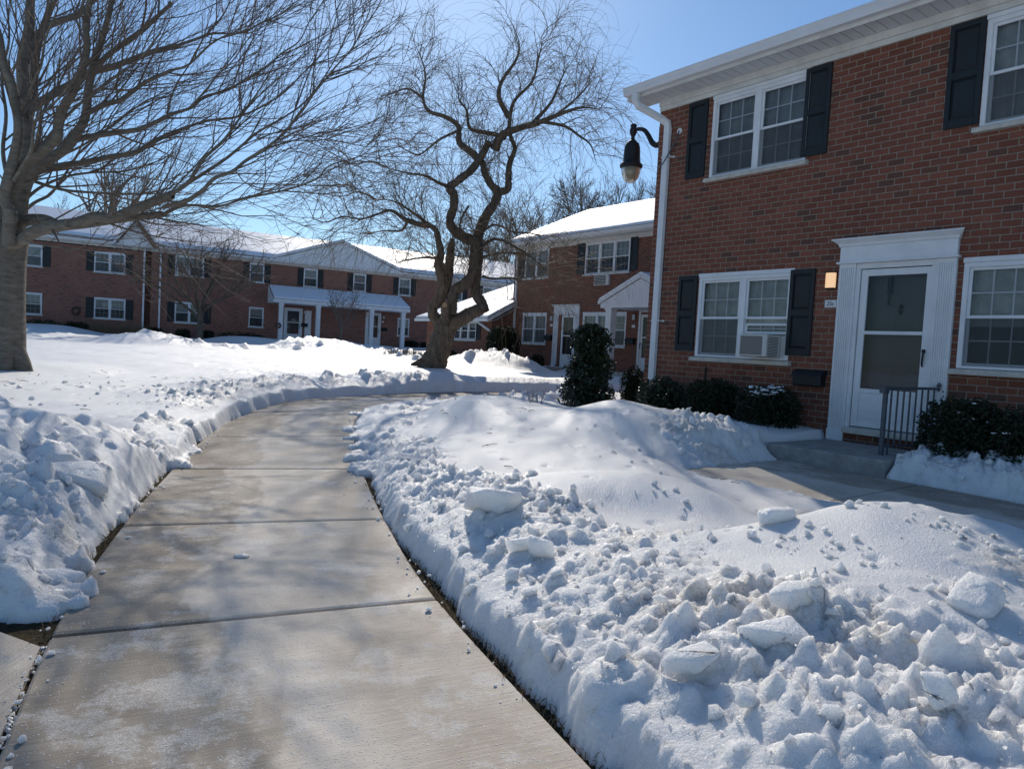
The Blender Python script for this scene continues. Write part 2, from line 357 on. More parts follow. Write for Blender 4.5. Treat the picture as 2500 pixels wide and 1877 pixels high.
def path_dist(x, y):
    """signed: (distance from centreline, side +1 = right)"""
    d = np.full(x.shape, 1e9); sd_ = np.zeros(x.shape)
    for a, b in zip(PATH[:-1], PATH[1:]):
        ab = b-a; L2 = ab@ab; t = np.clip(((x-a[0])*ab[0]+(y-a[1])*ab[1])/L2, 0, 1)
        dx = x-(a[0]+t*ab[0]); dy = y-(a[1]+t*ab[1]); q = np.hypot(dx, dy); m = q < d
        d = np.where(m, q, d); sd_ = np.where(m, np.where(ab[0]*dy-ab[1]*dx < 0, 1.0, -1.0), sd_)
    return d, sd_

# ------------------------------------------------------------------ snow
def steps(a, b, f):
    out = [a]
    while out[-1] < b: out.append(out[-1]+f(out[-1]))
    return np.array(out)
xr = steps(0, 5.2, lambda v: .02); xr2 = steps(xr[-1], 260, lambda v: .02+.035*(v-5.2))
xl = steps(0, 6.5, lambda v: .02); xl2 = steps(xl[-1], 260, lambda v: .02+.03*(v-6.5))
GX = np.concatenate([-xl2[::-1], -xl[::-1][1:], xr[1:], xr2[1:]]); GX = np.unique(np.round(GX, 5))
yf = steps(.9, 34, lambda v: max(.016, .0048*v)); yf2 = steps(yf[-1], 420, lambda v: .17+.05*(v-34)); yb = steps(0, 160, lambda v: .05+.12*v)
GY = np.unique(np.round(np.concatenate([.9-yb[::-1], yf[1:], yf2[1:]]), 5))
X, Y = np.meshgrid(GX, GY)
# control points: x, y, snow depth, reach, roughness
CP = [
 # right bank along the path, near to far
 (1.0, 1.7, .22, .5, .7), (.75, 2.45, .24, .4, .8), (.45, 3.0, .24, .4, .8), (.1, 3.7, .24, .4, 1), (-.15, 4.4, .25, .4, 1), (-.45, 5.2, .27, .45, 1), (-.75, 6.2, .24, .45, 1), (-1.05, 7.2, .19, .45, 1), (-1.4, 8.3, .12, .5, 1), (-1.55, 9.6, .06, .5, .6), (-1.6, 11.2, .045, .6, .55), (-1.6, 12.6, .045, .6, .55), (-1.0, 14.2, .05, .8, .55), (-.2, 15.2, .07, .6, .5), (.3, 16.0, .16, .9, .8), (1.6, 17.0, .2, .9, .7),
 # crumbled heap at right front
 (1.15, 2.3, .36, .4, 1), (1.7, 2.45, .42, .4, 1), (2.3, 2.6, .32, .3, .3), (.85, 2.9, .36, .4, 1), (1.3, 3.1, .45, .4, .9), (1.75, 3.35, .50, .35, .0), (2.3, 3.5, .64, .4, .0), (2.15, 2.95, .44, .35, .0), (2.6, 3.1, .36, .35, .0), (2.75, 2.6, .24, .4, .0), (2.0, 2.3, .30, .35, .6), (1.45, 3.55, .44, .3, .0), (.6, 3.6, .36, .4, 1), (1.1, 3.8, .40, .4, .5), (1.65, 3.95, .54, .35, .0), (2.15, 4.05, .66, .35, .1), (2.65, 3.95, .60, .35, .1), (2.9, 3.4, .36, .5, .3),
 (.35, 4.4, .38, .4, 1), (.05, 4.9, .42, .4, 1), (.85, 4.75, .24, .35, .1), (1.35, 4.7, .23, .35, .0), (1.85, 4.75, .24, .35, .1), (2.4, 4.75, .16, .35, .2), (2.9, 4.5, .16, .4, .3), (2.3, 5.25, .05, .35, .2), (2.7, 5.6, .02, .4, .2), (3.0, 5.1, .03, .4, .2), (2.3, 6.1, .02, .4, .3), (2.0, 6.9, .03, .35, .4),
 (.5, 5.5, .43, .35, .0), (1.0, 5.5, .43, .35, 0), (1.45, 5.4, .34, .35, .0), (1.95, 5.6, .10, .35, .2), (-.2, 5.7, .40, .4, .9), (-.1, 6.5, .24, .4, .1), (.5, 6.4, .22, .4, 0), (1.2, 6.4, .18, .4, .0), (1.8, 6.4, .07, .35, .3),
 (-.5, 7.4, .27, .5, .2), (.3, 7.5, .25, .6, 0), (1.2, 7.5, .20, .5, 0), (1.9, 7.5, .07, .4, .4),
 # smooth mound before the bushes
 (-.8, 8.7, .20, .45, .1), (-.55, 9.6, .40, .45, 0), (-.35, 10.6, .44, .5, 0), (.4, 8.7, .26, .5, 0), (1.3, 8.7, .46, .45, 0), (1.4, 9.3, .60, .5, 0), (.6, 9.5, .36, .5, 0), (2.0, 8.8, .52, .4, .8), (2.4, 8.5, .42, .35, .9), (2.0, 8.2, .26, .35, .8), (2.8, 8.7, .40, .35, .8), (3.3, 8.75, .32, .3, .5), (3.6, 9.1, .22, .3, .3), (2.6, 8.0, .20, .3, .7),
 (2.4, 9.6, .42, .5, .2), (3.1, 9.6, .30, .5, .2), (.3, 11.3, .28, .7, 0), (1.1, 11.5, .16, .6, 0), (1.4, 12.6, .12, .5, .1), (-.4, 12.2, .30, .7, .1), (.6, 13.2, .22, .9, .2), (2.0, 11.2, .25, .6, .2),
 # left heap and bank
 (-2.35, 3.75, .28, .28, .9), (-2.75, 3.65, .32, .35, 1), (-3.2, 3.7, .36, .4, 1), (-2.7, 4.2, .30, .35, .8), (-3.3, 4.3, .40, .4, .5), (-4.0, 4.1, .48, .5, .75), (-2.85, 4.8, .28, .35, .8), (-3.3, 5.0, .50, .4, .5), (-3.9, 5.0, .68, .45, .45), (-4.6, 4.8, .6, .5, .2), (-3.1, 5.5, .34, .3, .5), (-3.5, 5.7, .60, .35, .45), (-4.2, 5.9, .80, .5, .3), (-5.0, 5.9, .80, .5, .3), (-3.5, 6.3, .48, .3, .5), (-4.0, 6.6, .56, .4, .2), (-5.0, 6.9, .55, .6, .1),
 (-3.55, 7.0, .28, .3, .9), (-3.95, 7.6, .27, .35, .6), (-4.6, 7.8, .26, .5, .1), (-4.05, 8.5, .26, .35, .9), (-4.7, 9.3, .27, .4, .5), (-5.6, 9.0, .28, .7, .0), (-4.65, 10.3, .36, .35, .9), (-4.9, 11.4, .42, .4, 1), (-5.6, 11.4, .36, .5, .7), (-4.9, 12.4, .46, .4, .9), (-4.75, 13.4, .44, .4, .8), (-5.5, 12.9, .38, .5, .6), (-4.4, 14.5, .42, .4, .8), (-3.9, 15.7, .44, .4, .8), (-3.4, 17.2, .42, .5, .7), (-2.7, 18.1, .52, .6, .7), (-1.9, 18.5, .48, .6, .4), (-1.0, 19.2, .40, .6, .4), (.3, 20.1, .38, .7, .5), (2.0, 20.9, .36, .8, .5), (-3.5, 18.6, .36, .8, .5),
 (-7.0, 8.0, .34, 1.0, 0), (-8.2, 10.2, .42, 1.2, 0), (-8.9, 12.3, .44, 1.0, 0), (-10, 13.5, .5, 1.5, 0), (-7.2, 12.2, .30, .9, 0), (-6.5, 15, .26, 1.5, 0), (-12, 18, .42, 2.2, 0), (-16, 24, .46, 3, 0),
 # heaps along the far pavement
 (-16.2, 32, .90, 1.5, .1), (-18.5, 32.6, .42, 1.4, .5), (-22, 33, .6, 1.6, .8), (-13.6, 32.5, .34, 1.5, .8), (-9.7, 36.5, .95, 1.5, .9), (-7.2, 36, .42, 1.4, 1), (-5, 34, .36, 1.4, 1), (-11.5, 44, .75, 1.4, .2), (-16, 43, .65, 1.3, .1), (-8.9, 45, .45, 1.0, .4), (-6.0, 48, .4, 1.2, .3), (-26, 39, .75, 1.6, .1), (-3, 30, .3, 1.5, .8),
 (-.4, 26.8, .95, 1.0, .8), (.1, 26.4, .60, .6, .7), (.75, 27.7, .03, .6, .1), (1.1, 27.0, .06, .5, .1), (1.5, 27.2, .08, .5, .1), (-1.4, 27.4, .7, .8, .7), (1.2, 25.2, .16, .6, .2), (2.1, 26.0, .2, .6, .3), (3.0, 23.2, .32, .7, .3),
]
num = np.full(X.shape, .15*.26); den = np.full(X.shape, .15); rnum = np.zeros(X.shape)
for cx, cy, h, R, r in CP:
    i0, i1 = np.searchsorted(GX, [cx-2.6*R, cx+2.6*R]); j0, j1 = np.searchsorted(GY, [cy-2.6*R, cy+2.6*R])
    w = np.exp(-((X[j0:j1, i0:i1]-cx)**2+(Y[j0:j1, i0:i1]-cy)**2)/R**2)
    num[j0:j1, i0:i1] += w*h; den[j0:j1, i0:i1] += w; rnum[j0:j1, i0:i1] += w*r
DEP = num/den; RGH = rnum/den
S_, O_ = soff(X, Y)
# shovelled strip right of the doorstep, round the shrubs
w = sstep(1.62, 1.42, O_)*sstep(3.62, 3.45, S_)*sstep(-9, -7, S_)*sstep(-.2, .1, O_); DEP = DEP*(1-w)+w*(.25+.10*sstep(1.2, .4, O_)); RGH = np.where(w > .3, .75, RGH)
RGH = sstep(.22, .72, RGH)
near = (Y > -3) & (Y < 40) & (np.abs(X) < 30)
PD, PSD = path_dist(X, Y)
d = PD-HALF
# far pavement running in front of the long block: broken, shovelled snow
fp = np.abs((Y-34)-.42*(X+12)); RGH = np.maximum(RGH, .75*sstep(1.8, .6, fp)*sstep(-2, -5, X)*sstep(-36, -26, X))
n1 = fbm(X*1.1, Y*1.1, 3, 4); n2 = fbm(X*6, Y*6, 5, 3); n3 = fbm(X*22, Y*22, 9, 3)
DEP = DEP+n1*.05+fbm(X*.23, Y*.23, 21, 2)*.10*sstep(6, 14, np.abs(d))
wx = X+fbm(X*5, Y*5, 61, 3)*.22; wy = Y+fbm(X*5, Y*5, 71, 3)*.22
wx2 = X+fbm(X*9, Y*9, 63, 2)*.06; wy2 = Y+fbm(X*9, Y*9, 73, 2)*.06
rub = plates(wx2*5.0, wy2*5.0, 1)*.075+plates(wx2*11, wy2*11, 2)*.042+plates(X*24, Y*24, 3)*.018
cst = .25+.72*sstep(-.10, .22, fbm(X*1.3+7, Y*1.3, 77, 3)); DEP += RGH*(n2*.07*cst+n3*.035+rub*cst-.035)
hp = sstep(-2.2, -3.0, X)*sstep(8.2, 6.6, Y)*sstep(3.4, 4.2, Y)
DEP += hp*(.50*np.abs(fbm(X*1.25+.4*n1, Y*1.25, 91, 3))+.20*np.abs(fbm(X*3.3, Y*3.3, 95, 3))+.10*plates(wx2*2.1, wy2*2.1, 9)-.15)
DEP += (1-RGH)*sstep(.16, .34, fbm(X*1.6, Y*1.6, 81, 3))*(np.clip(1-cell(wx*9, wy*9, 4), 0, 1)*.035)
DEP += (fbm(X*3.0+fbm(X, Y, 8, 2)*2, Y*1.2, 31, 3))*.026*(1-RGH)+np.minimum(0, .30-cell(X*.9, Y*.9, 51))*0-np.clip(.12-cell(X*1.7, Y*1.7, 55), 0, 1)*.25*(1-RGH)
# blocky crumbs pressed into the surface
bl = np.zeros(X.shape)
def blob(cx, cy, r, hh, k):
    i0, i1 = np.searchsorted(GX, [cx-r, cx+r]); j0, j1 = np.searchsorted(GY, [cy-r, cy+r])
    if i1-i0 < 1 or j1-j0 < 1: return
    dx = X[j0:j1, i0:i1]-cx; dy = Y[j0:j1, i0:i1]-cy; p = 0
    a0 = random.random()*6.28
    for q in range(k):
        a = a0+q*2*PI/k+random.uniform(-.4, .4); p = np.maximum(p, (math.cos(a)*dx+math.sin(a)*dy)/(r*random.uniform(.5, .95)))
    z = hh*(1-np.clip(p, 0, 1.2)**random.choice((2.2, 3.5, 6)))+(dx*random.uniform(-.5, .5)+dy*random.uniform(-.5, .5))
    bl[j0:j1, i0:i1] = np.maximum(bl[j0:j1, i0:i1], np.where(p < 1.0, z, 0))
def scatter(n, x0, x1, y0, y1, rmin, rmax, thr=.3):
    cx = rng.uniform(x0, x1, n); cy = rng.uniform(y0, y1, n)
    ii = np.clip(np.searchsorted(GX, cx), 0, len(GX)-1); jj = np.clip(np.searchsorted(GY, cy), 0, len(GY)-1)
    r_ = RGH[jj, ii]; d_ = d[jj, ii]
    for a, b, q, e in zip(cx, cy, r_, d_):
        if e > -.01 and random.random() < (q-thr)/(1-thr):
            r = rmin*(rmax/rmin)**(random.random()**1.9); blob(a, b, r, r*random.uniform(.5, 1.0), random.choice((4, 5, 6)))
scatter(2600, -4.6, 3.2, 2.0, 7.5, .02, .075); scatter(2200, -5.5, 4.0, 6.5, 14, .03, .10); scatter(1500, 3.2, 5.5, 4.5, 9.5, .03, .10); scatter(1800, -8, 4, 14, 22, .05, .16); scatter(2200, -27, 4, 26, 46, .10, .26, .3)
DEP += bl
# ragged edges where the pavements were cleared
ne = fbm(X*3.1, Y*3.1, 41, 4); nf = fbm(X*11, Y*11, 43, 3)
right = PSD > 0
gap = np.where(right, .055*sstep(5.4, 3.6, Y), .0)-.05*sstep(7.5, 9, Y)*right
cliff = np.where(right, .10+.25*sstep(5.5, 8, Y), .11+.16*sstep(7.5, 5.0, Y)+.02*sstep(9, 14, Y))
slush = sstep(.0, .05, d+ne*1.1-.02)*np.clip(.028+n3*.06+bl*.5+RGH*rub*.5, 0, .12)*np.where(right, sstep(5.0, 7.5, Y), sstep(9.5, 7.5, Y))
e = sstep(0, 1, (d-gap+ne*.10*np.where(right & (Y < 6), .7, 1.0)+nf*.03+.5*ne*.10)/cliff)
e = e*(.60+.40*sstep(.0, .65, d)); H = np.maximum(DEP*e, np.where(d > -.24, slush, 0))
# cleared walk by the door, doorstep, side pavement at lower left
box = np.maximum(np.maximum(1.46-O_, O_-3.22), np.maximum(S_-4.72, -30-S_))
e2 = sstep(.0, np.where(S_ > 4.2, .50, np.where(O_ < 2, .24, .35)), box+ne*.26+nf*.10); H = H*e2
stp = np.maximum(np.maximum(-.5-O_, O_-1.5), np.maximum(S_-5.02, 3.60-S_)); H = H*sstep(0, .07, stp+nf*.02)
sidew = np.maximum(Y-(3.40+.02*X), np.maximum(X+1.6+.0*Y, -9-X)); sidew = np.where((PSD < 0) | (PD < HALF), sidew, 9)
e3 = sstep(.0, .16, sidew+ne*.12+nf*.06); H = H*e3
cleared = np.minimum(np.minimum(e, e2), e3)
Z = G(X, Y)+np.where(H < .012, -.09, H)
# distant land keeps gently level beyond the houses
Z = np.where(Y > 90, np.minimum(Z, 2.0), Z); Z = np.where(Y < -4, G(X, np.full(X.shape, -4.0))+DEP, Z)
DIRT = np.zeros(X.shape)
for cx, cy, r in ((1.0, 4.22, .16), (1.28, 4.42, .14), (.75, 4.1, .12), (2.05, 8.35, .30), (2.35, 8.0, .28), (2.2, 8.75, .2), (2.25, 5.45, .22), (2.55, 5.2, .18), (2.45, 3.35, .20), (2.62, 3.05, .18), (-2.55, 4.2, .28), (.9, 3.15, .3), (1.3, 2.75, .25), (-.9, 12.6, .4), (-1.2, 10.6, .35), (2.9, 3.7, .15)):
    i0, i1 = np.searchsorted(GX, [cx-3*r, cx+3*r]); j0, j1 = np.searchsorted(GY, [cy-3*r, cy+3*r]); dx = X[j0:j1, i0:i1]-cx; dy = Y[j0:j1, i0:i1]-cy
    DIRT[j0:j1, i0:i1] = np.maximum(DIRT[j0:j1, i0:i1], np.exp(-((dx*.8+dy*.3)**2+(dy*1.5)**2)/r**2))
DIRT = np.clip(DIRT*1.6+n3*1.6*(DIRT > .1)+n2*.8*(DIRT > .1)-.35, 0, 1)
Z = Z+DIRT*(.012+.05*np.clip(n3, 0, 1))
ny, nx = X.shape; idx = np.arange(ny*nx).reshape(ny, nx)
F = np.stack([idx[:-1, :-1], idx[:-1, 1:], idx[1:, 1:], idx[1:, :-1]], -1).reshape(-1, 4)
tag(fast_mesh('snow', np.stack([X, Y, Z], -1).reshape(-1, 3), F, M['snow'], attr=np.clip(RGH, 0, 1), extra={'dirt': DIRT}), kind='structure')
def snow_z(x, y):
    i = min(max(np.searchsorted(GX, x), 1), nx-1); j = min(max(np.searchsorted(GY, y), 1), ny-1); return float(Z[j, i])
# soil under everything that was cleared
sx = np.linspace(-12, 12, 80); sy = np.linspace(-6, 24, 100); A, B = np.meshgrid(sx, sy); ii = np.arange(A.size).reshape(A.shape)
tag(fast_mesh('soil', np.stack([A, B, G(A, B)-.035], -1).reshape(-1, 3), np.stack([ii[:-1, :-1], ii[:-1, 1:], ii[1:, 1:], ii[1:, :-1]], -1).reshape(-1, 4), M['soil']), kind='structure')

# ------------------------------------------------------------------ pavements
def strip_slabs(name, centre, half, joints, gap, label=None, zlift=0.0, gfun=G):
    """concrete slabs along a centreline, real gaps between them"""
    C = np.asarray(centre); seg = np.linalg.norm(np.diff(C, axis=0), axis=1); L = np.concatenate([[0], np.cumsum(seg)])
    mb = MB(); mb.uv = []
    def pt(l):
        p = np.array([np.interp(l, L, C[:, 0]), np.interp(l, L, C[:, 1])]); q = np.array([np.interp(l+.05, L, C[:, 0]), np.interp(l+.05, L, C[:, 1])])-np.array([np.interp(l-.05, L, C[:, 0]), np.interp(l-.05, L, C[:, 1])])
        q /= np.linalg.norm(q)+1e-9; return p, np.array([q[1], -q[0]])
    for k, (a, b) in enumerate(zip(joints[:-1], joints[1:])):
        ga = gap[k % len(gap)]/2; gb = gap[(k+1) % len(gap)]/2; m = max(3, int((b-a)/.25)); ls = np.linspace(a+ga, b-gb, m); e_ = .012
        rows = []; tilt = random.uniform(-.004, .004)
        for r_i, l in enumerate(ls):
            p, nrm = pt(l); fl = -.006 if r_i in (0, m-1) else 0.0; row = []
            for off, dz in ((-half, -.14), (-half, -.008), (-half+e_, 0), (half-e_, 0), (half, -.008), (half, -.14)):
                q = p+nrm*off; z = float(gfun(q[0], q[1]))+zlift+dz+(fl if dz > -.1 else 0)+tilt*(r_i/(m-1)-.5)*2
                row.append(len(mb.v)); mb.v.append((q[0], q[1], z)); mb.uv.append((off, l))
            rows.append(row)
            if r_i == 0 or r_i == m-2:      # tooled edge ring next to the joint
                l2 = l+.018 if r_i == 0 else ls[-1]-.018
                p, nrm = pt(l2); row = []
                for off, dz in ((-half, -.14), (-half, -.008), (-half+e_, 0), (half-e_, 0), (half, -.008), (half, -.14)):
                    q = p+nrm*off; row.append(len(mb.v)); mb.v.append((q[0], q[1], float(gfun(q[0], q[1]))+zlift+dz+tilt*(0 if r_i else -1))); mb.uv.append((off, l2))
                rows.append(row)
        for r0, r1 in zip(rows[:-1], rows[1:]):
            for c in range(5): mb.f.append((r0[c], r0[c+1], r1[c+1], r1[c]))
        mb.f.append(tuple(rows[0])); mb.f.append(tuple(rows[-1][::-1]))
    return tag(mb.build(name, M['concrete'], smooth=False), kind='structure')
_seg = np.concatenate([[0], np.cumsum(np.linalg.norm(np.diff(PATH, axis=0), axis=1))])
_k = np.argmin(np.hypot(PATH[:, 0]+1.19, PATH[:, 1]-3.55)); L0 = _seg[_k]
jl = [L0-4*1.95, L0-3*1.95, L0-2*1.95, L0-1.95, L0, L0+1.80, L0+3.86, L0+5.95, L0+8.0, L0+10.0, L0+12, L0+14, L0+16, L0+18, L0+20, L0+22, L0+24]
jl = [j for j in jl if j > .1 and j < _seg[-1]-.1]
_i0 = jl.index(L0)
gaps = [.020]*len(jl); gaps[_i0] = .034
strip_slabs('path', PATH, HALF, jl, gaps)
# side pavement at lower left meets the path along a wide open joint
_pc = np.array([np.interp(L0, _seg, PATH[:, 0]), np.interp(L0, _seg, PATH[:, 1])])
mb = MB(); mb.uv = []
def side_slab(poly, h=.13):
    k = len(poly); o = len(mb.v)
    for zt in (0, -h):
        for q in poly: mb.v.append((q[0], q[1], float(G(q[0], q[1]))-.006+zt)); mb.uv.append((q[1], q[0]))
    mb.f.append(tuple(range(o, o+k))); mb.f += [(o+i, o+(i+1) % k, o+k+(i+1) % k, o+k+i) for i in range(k)]
def pedge(l, off):
    p = np.array([np.interp(l, _seg, PATH[:, 0]), np.interp(l, _seg, PATH[:, 1])]); q = np.array([np.interp(l+.05, _seg, PATH[:, 0])-np.interp(l-.05, _seg, PATH[:, 0]), np.interp(l+.05, _seg, PATH[:, 1])-np.interp(l-.05, _seg, PATH[:, 1])]); q /= np.linalg.norm(q)
    return p+np.array([-q[1], q[0]])*off
E1 = [pedge(l, HALF+.024) for l in np.linspace(L0-5.5, L0-.10, 9)]
a0, a1 = E1[-1], E1[0]
cut = 3.18
side_slab([a1]+E1[1:-1]+[a0, (-2.6, 3.36), (-2.62, 3.0), (-4.4, -2.0)][:9+3])
side_slab([(-2.62, 3.36), (-4.6, 3.34), (-4.6, -2.0), (-4.42, -2.0), (-2.64, 3.0)])
side_slab([(-4.62, 3.34), (-9, 3.3), (-9, -2), (-4.62, -2)])
tag(mb.build('side_pavement', M['concrete']), kind='structure')
# walk in front of the doorstep, laid in the facade's own direction
def SW(s, o): return UB*s+NB*(DB-o)
wl = [SW(s, 2.36) for s in np.linspace(4.95, -12, 60)]
strip_slabs('walkway', wl, .93, [0.05, 1.72, 4.2, 6.7, 9.2, 11.7, 14.2, 16.7], [.012], zlift=.0)

# ------------------------------------------------------------------ loose snow
def rock(sub, seed, planes=9, noise=.06):
    bm = bmesh.new(); bmesh.ops.create_icosphere(bm, subdivisions=sub, radius=1); r = random.Random(seed)
    V = np.array([v.co[:] for v in bm.verts]); F_ = np.array([[v.index for v in f.verts] for f in bm.faces]); bm.free()
    N_ = np.array([[r.gauss(0, 1) for _ in range(3)] for _ in range(planes)]); N_ /= np.linalg.norm(N_, axis=1)[:, None]; D_ = np.array([r.uniform(.45, .9) for _ in range(planes)])
    q = V@N_.T; rr = np.min(np.where(q > .05, D_/np.maximum(q, .05), 9), axis=1); rr = np.minimum(rr, 1.05)
    ph = np.array([r.uniform(0, 6) for _ in range(3)]); rr = rr*(1+noise*np.sin(V@np.array([5.1, 3.7, 4.3])+ph[0])*np.sin(V@np.array([-3.3, 6.1, 2.9])+ph[1])+noise*.5*np.sin(V@np.array([11, -9, 13.])+ph[2]))
    return V*rr[:, None], F_
def hull(seed, n):
    r = random.Random(seed); bm = bmesh.new()
    for _ in range(n):
        q = Vector((r.gauss(0, 1), r.gauss(0, 1), r.gauss(0, 1))).normalized()*r.uniform(.65, 1.05); bm.verts.new(q)
    bmesh.ops.convex_hull(bm, input=bm.verts); bm.verts.ensure_lookup_table(); bm.verts.index_update()
    used = sorted({v.index for f in bm.faces for v in f.verts}); mp = {u: i for i, u in enumerate(used)}
    V = np.array([bm.verts[u].co[:] for u in used]); F_ = np.array([[mp[v.index] for v in f.verts] for f in bm.faces]); bm.free(); return V, F_
ROCKS = [hull(100+i, random.randint(11, 18)) for i in range(14)]; TINY = [hull(300+i, 8) for i in range(10)]
def rotm(r):
    q = np.array([r.gauss(0, 1) for _ in range(4)]); q /= np.linalg.norm(q); a, b, c, dd = q
    return np.array([[1-2*(c*c+dd*dd), 2*(b*c-dd*a), 2*(b*dd+c*a)], [2*(b*c+dd*a), 1-2*(b*b+dd*dd), 2*(c*dd-b*a)], [2*(b*dd-c*a), 2*(c*dd+b*a), 1-2*(b*b+c*c)]])
RV, RF, ro = [], [], 0
def crumbs(n, x0, x1, y0, y1, rmin, rmax, thr, pw=2.4):
    global ro
    R_ = random.Random(n)
    for _ in range(n):
        x, y = R_.uniform(x0, x1), R_.uniform(y0, y1)
        i = min(np.searchsorted(GX, x), nx-1); j = min(np.searchsorted(GY, y), ny-1)
        if cleared[j, i] < .35 or R_.random() > (RGH[j, i]-thr)/(1-thr): continue
        r = rmin*(rmax/rmin)**(R_.random()**pw); v, f = ROCKS[R_.randrange(len(ROCKS))] if r > .03 else TINY[R_.randrange(len(TINY))]
        s_ = np.array([R_.uniform(.7, 1.3), R_.uniform(.6, 1.1), R_.uniform(.4, .9)])
        RV.append((v*s_*r)@rotm(R_).T+np.array([x, y, Z[j, i]+r*.12])); RF.append(f+ro); ro += len(v)
crumbs(7500, -4.6, 3.2, 2.0, 7.5, .008, .065, .12, 3.0); crumbs(1900, -5.6, 4.0, 7, 14, .015, .09, .2); crumbs(900, 3.2, 5.6, 4.5, 9.5, .015, .08, .2); crumbs(260, -6, 3, 14, 21, .04, .16, .4)
R_ = random.Random(25)
for (xa, ya), (xb, yb), n_, sp_, rm_ in (((2.0, 4.1), (2.3, 3.8), 8, .10, .05), ((2.35, 3.75), (2.7, 3.0), 70, .09, .030), ((1.75, 3.5), (1.5, 3.9), 40, .10, .04), ((.7, 4.5), (1.5, 4.1), 26, .12, .03), ((.9, 5.3), (1.3, 5.2), 8, .10, .03), ((.2, 4.6), (.5, 5.0), 40, .10, .05), ((1.7, 3.2), (2.3, 2.9), 36, .2, .03), ((0, 8.0), (2, 7.0), 9, .4, .025), ((-3.6, 5.6), (-2.9, 4.6), 90, .25, .05)):
    for _ in range(n_):
        t_ = R_.random(); x, y = xa+(xb-xa)*t_+R_.gauss(0, sp_), ya+(yb-ya)*t_+R_.gauss(0, sp_); r = .008+(rm_-.008)*R_.random()**2.2; v, f = ROCKS[R_.randrange(len(ROCKS))]
        RV.append((v*r*np.array([1.2, 1, .8]))@rotm(R_).T+np.array([x, y, snow_z(x, y)+r*.2])); RF.append(f+ro); ro += len(v)
R_ = random.Random(15)
for _ in range(260):          # snow packed in the open joint beside the side pavement
    p = pedge(R_.uniform(L0-3.2, L0-.1), HALF+.012+R_.gauss(0, .012)); r = R_.uniform(.006, .016); v, f = TINY[R_.randrange(len(TINY))]
    RV.append((v*r)@rotm(R_).T+np.array([p[0], p[1], float(G(*p))-.012])); RF.append(f+ro); ro += len(v)
# a few crumbs rolled out on the clean snow and on the path edge
R_ = random.Random(5)
for _ in range(170):
    l = R_.uniform(L0-1.2, L0+8); sgn = R_.choice((-1, 1)); p = pedge(l, sgn*(HALF+R_.gauss(-.02, .06))); r = .005+.018*R_.random()**2
    v, f = ROCKS[R_.randrange(len(ROCKS))]; RV.append((v*r*np.array([1.1, 1, .7]))@rotm(R_).T+np.array([p[0], p[1], max(snow_z(*p), float(G(*p)))+r*.3])); RF.append(f+ro); ro += len(v)
for _ in range(60):
    x, y = R_.uniform(-7.5, -4.6), R_.uniform(8.0, 13); r = .02+.05*R_.random()**3
    v, f = ROCKS[R_.randrange(len(ROCKS))]; RV.append((v*r)@rotm(R_).T+np.array([x, y, snow_z(x, y)+r*.2])); RF.append(f+ro); ro += len(v)
tag(fast_mesh('loose_snow', np.vstack(RV), np.vstack(RF), M['snow'], smooth=False, attr=np.full(ro, .25)), 'loose white snow crumbs strewn over the shovelled banks', 'snow crumbs', kind='stuff')
def block(label, x, y, sx_, sy_, sz_, rz, tx=0, ty=0, lift=0.0, planes=8, seed=1, noise=.05, name='snow_block'):
    rr = random.Random(seed); bm = bmesh.new()
    for _ in range(planes*2+2):
        q = Vector((rr.uniform(-1, 1), rr.uniform(-1, 1), rr.uniform(-1, 1))); q = q/max(abs(q.x), abs(q.y), abs(q.z))*rr.uniform(.82, 1); bm.verts.new((q.x*sx_, q.y*sy_, q.z*sz_))
    r_ = bmesh.ops.convex_hull(bm, input=bm.verts); bmesh.ops.delete(bm, geom=[v for v in bm.verts if not v.link_faces], context='VERTS')
    bmesh.ops.bevel(bm, geom=bm.edges[:], offset=.10*min(sx_, sy_, sz_), segments=1, affect='EDGES'); bmesh.ops.triangulate(bm, faces=bm.faces[:])
    for _ in range(3): bmesh.ops.subdivide_edges(bm, edges=[e for e in bm.edges if e.calc_length() > .012], cuts=1); bmesh.ops.triangulate(bm, faces=bm.faces[:])
    bm.verts.index_update(); v = np.array([q.co[:] for q in bm.verts]); f = np.array([[q.index for q in k.verts] for k in bm.faces]); bm.free()
    nn = v/(np.linalg.norm(v, axis=1)[:, None]+1e-9); q = fbm(v[:, 0]*24+v[:, 2]*17, v[:, 1]*24-v[:, 2]*13, seed, 4)+.6*fbm(v[:, 0]*70-v[:, 2]*51, v[:, 1]*70+v[:, 2]*47, seed+3, 3)
    v = v+nn*(q*.20*min(sx_, sy_, sz_, .08))[:, None]
    o = fast_mesh(name, v, f, M['snow'], attr=np.full(len(v), .3)); o.location = (x, y, snow_z(x, y)+lift*.35); o.rotation_euler = (tx, ty, rz)
    return tag(o, label, 'snow block', 'broken blocks of hard snow on the banks')
block('wide flat-topped snow slab standing on the bank beside the path', -.05, 4.72, .22, .17, .085, .2, -.14, .10, -.02, 7, 21)
block('loaf-shaped snow block lying on clean snow near the walkway', 1.56, 4.08, .125, .05, .05, .35, 0, 0, .09, 10, 22, .03)
block('big snow boulder near the right edge of the front heap', 2.02, 3.0, .13, .10, .09, .6, .1, -.2, .04, 10, 23)
block('long wedge-shaped snow slab tilted on the front heap', 1.05, 2.68, .14, .08, .05, -.25, .35, -.2, .04, 7, 24)
block('upright jagged snow plate leaning on the bank beside the path', .22, 3.95, .085, .035, .10, -.4, .5, .1, .05, 8, 25)
block('thin ragged snow plate behind the upright jagged one', .10, 4.06, .08, .03, .09, .1, .6, -.3, .05, 7, 26)
block('flat bright snow slab half sunk in the near bank', .72, 2.62, .11, .07, .045, .3, .1, -.25, .15, 7, 27)
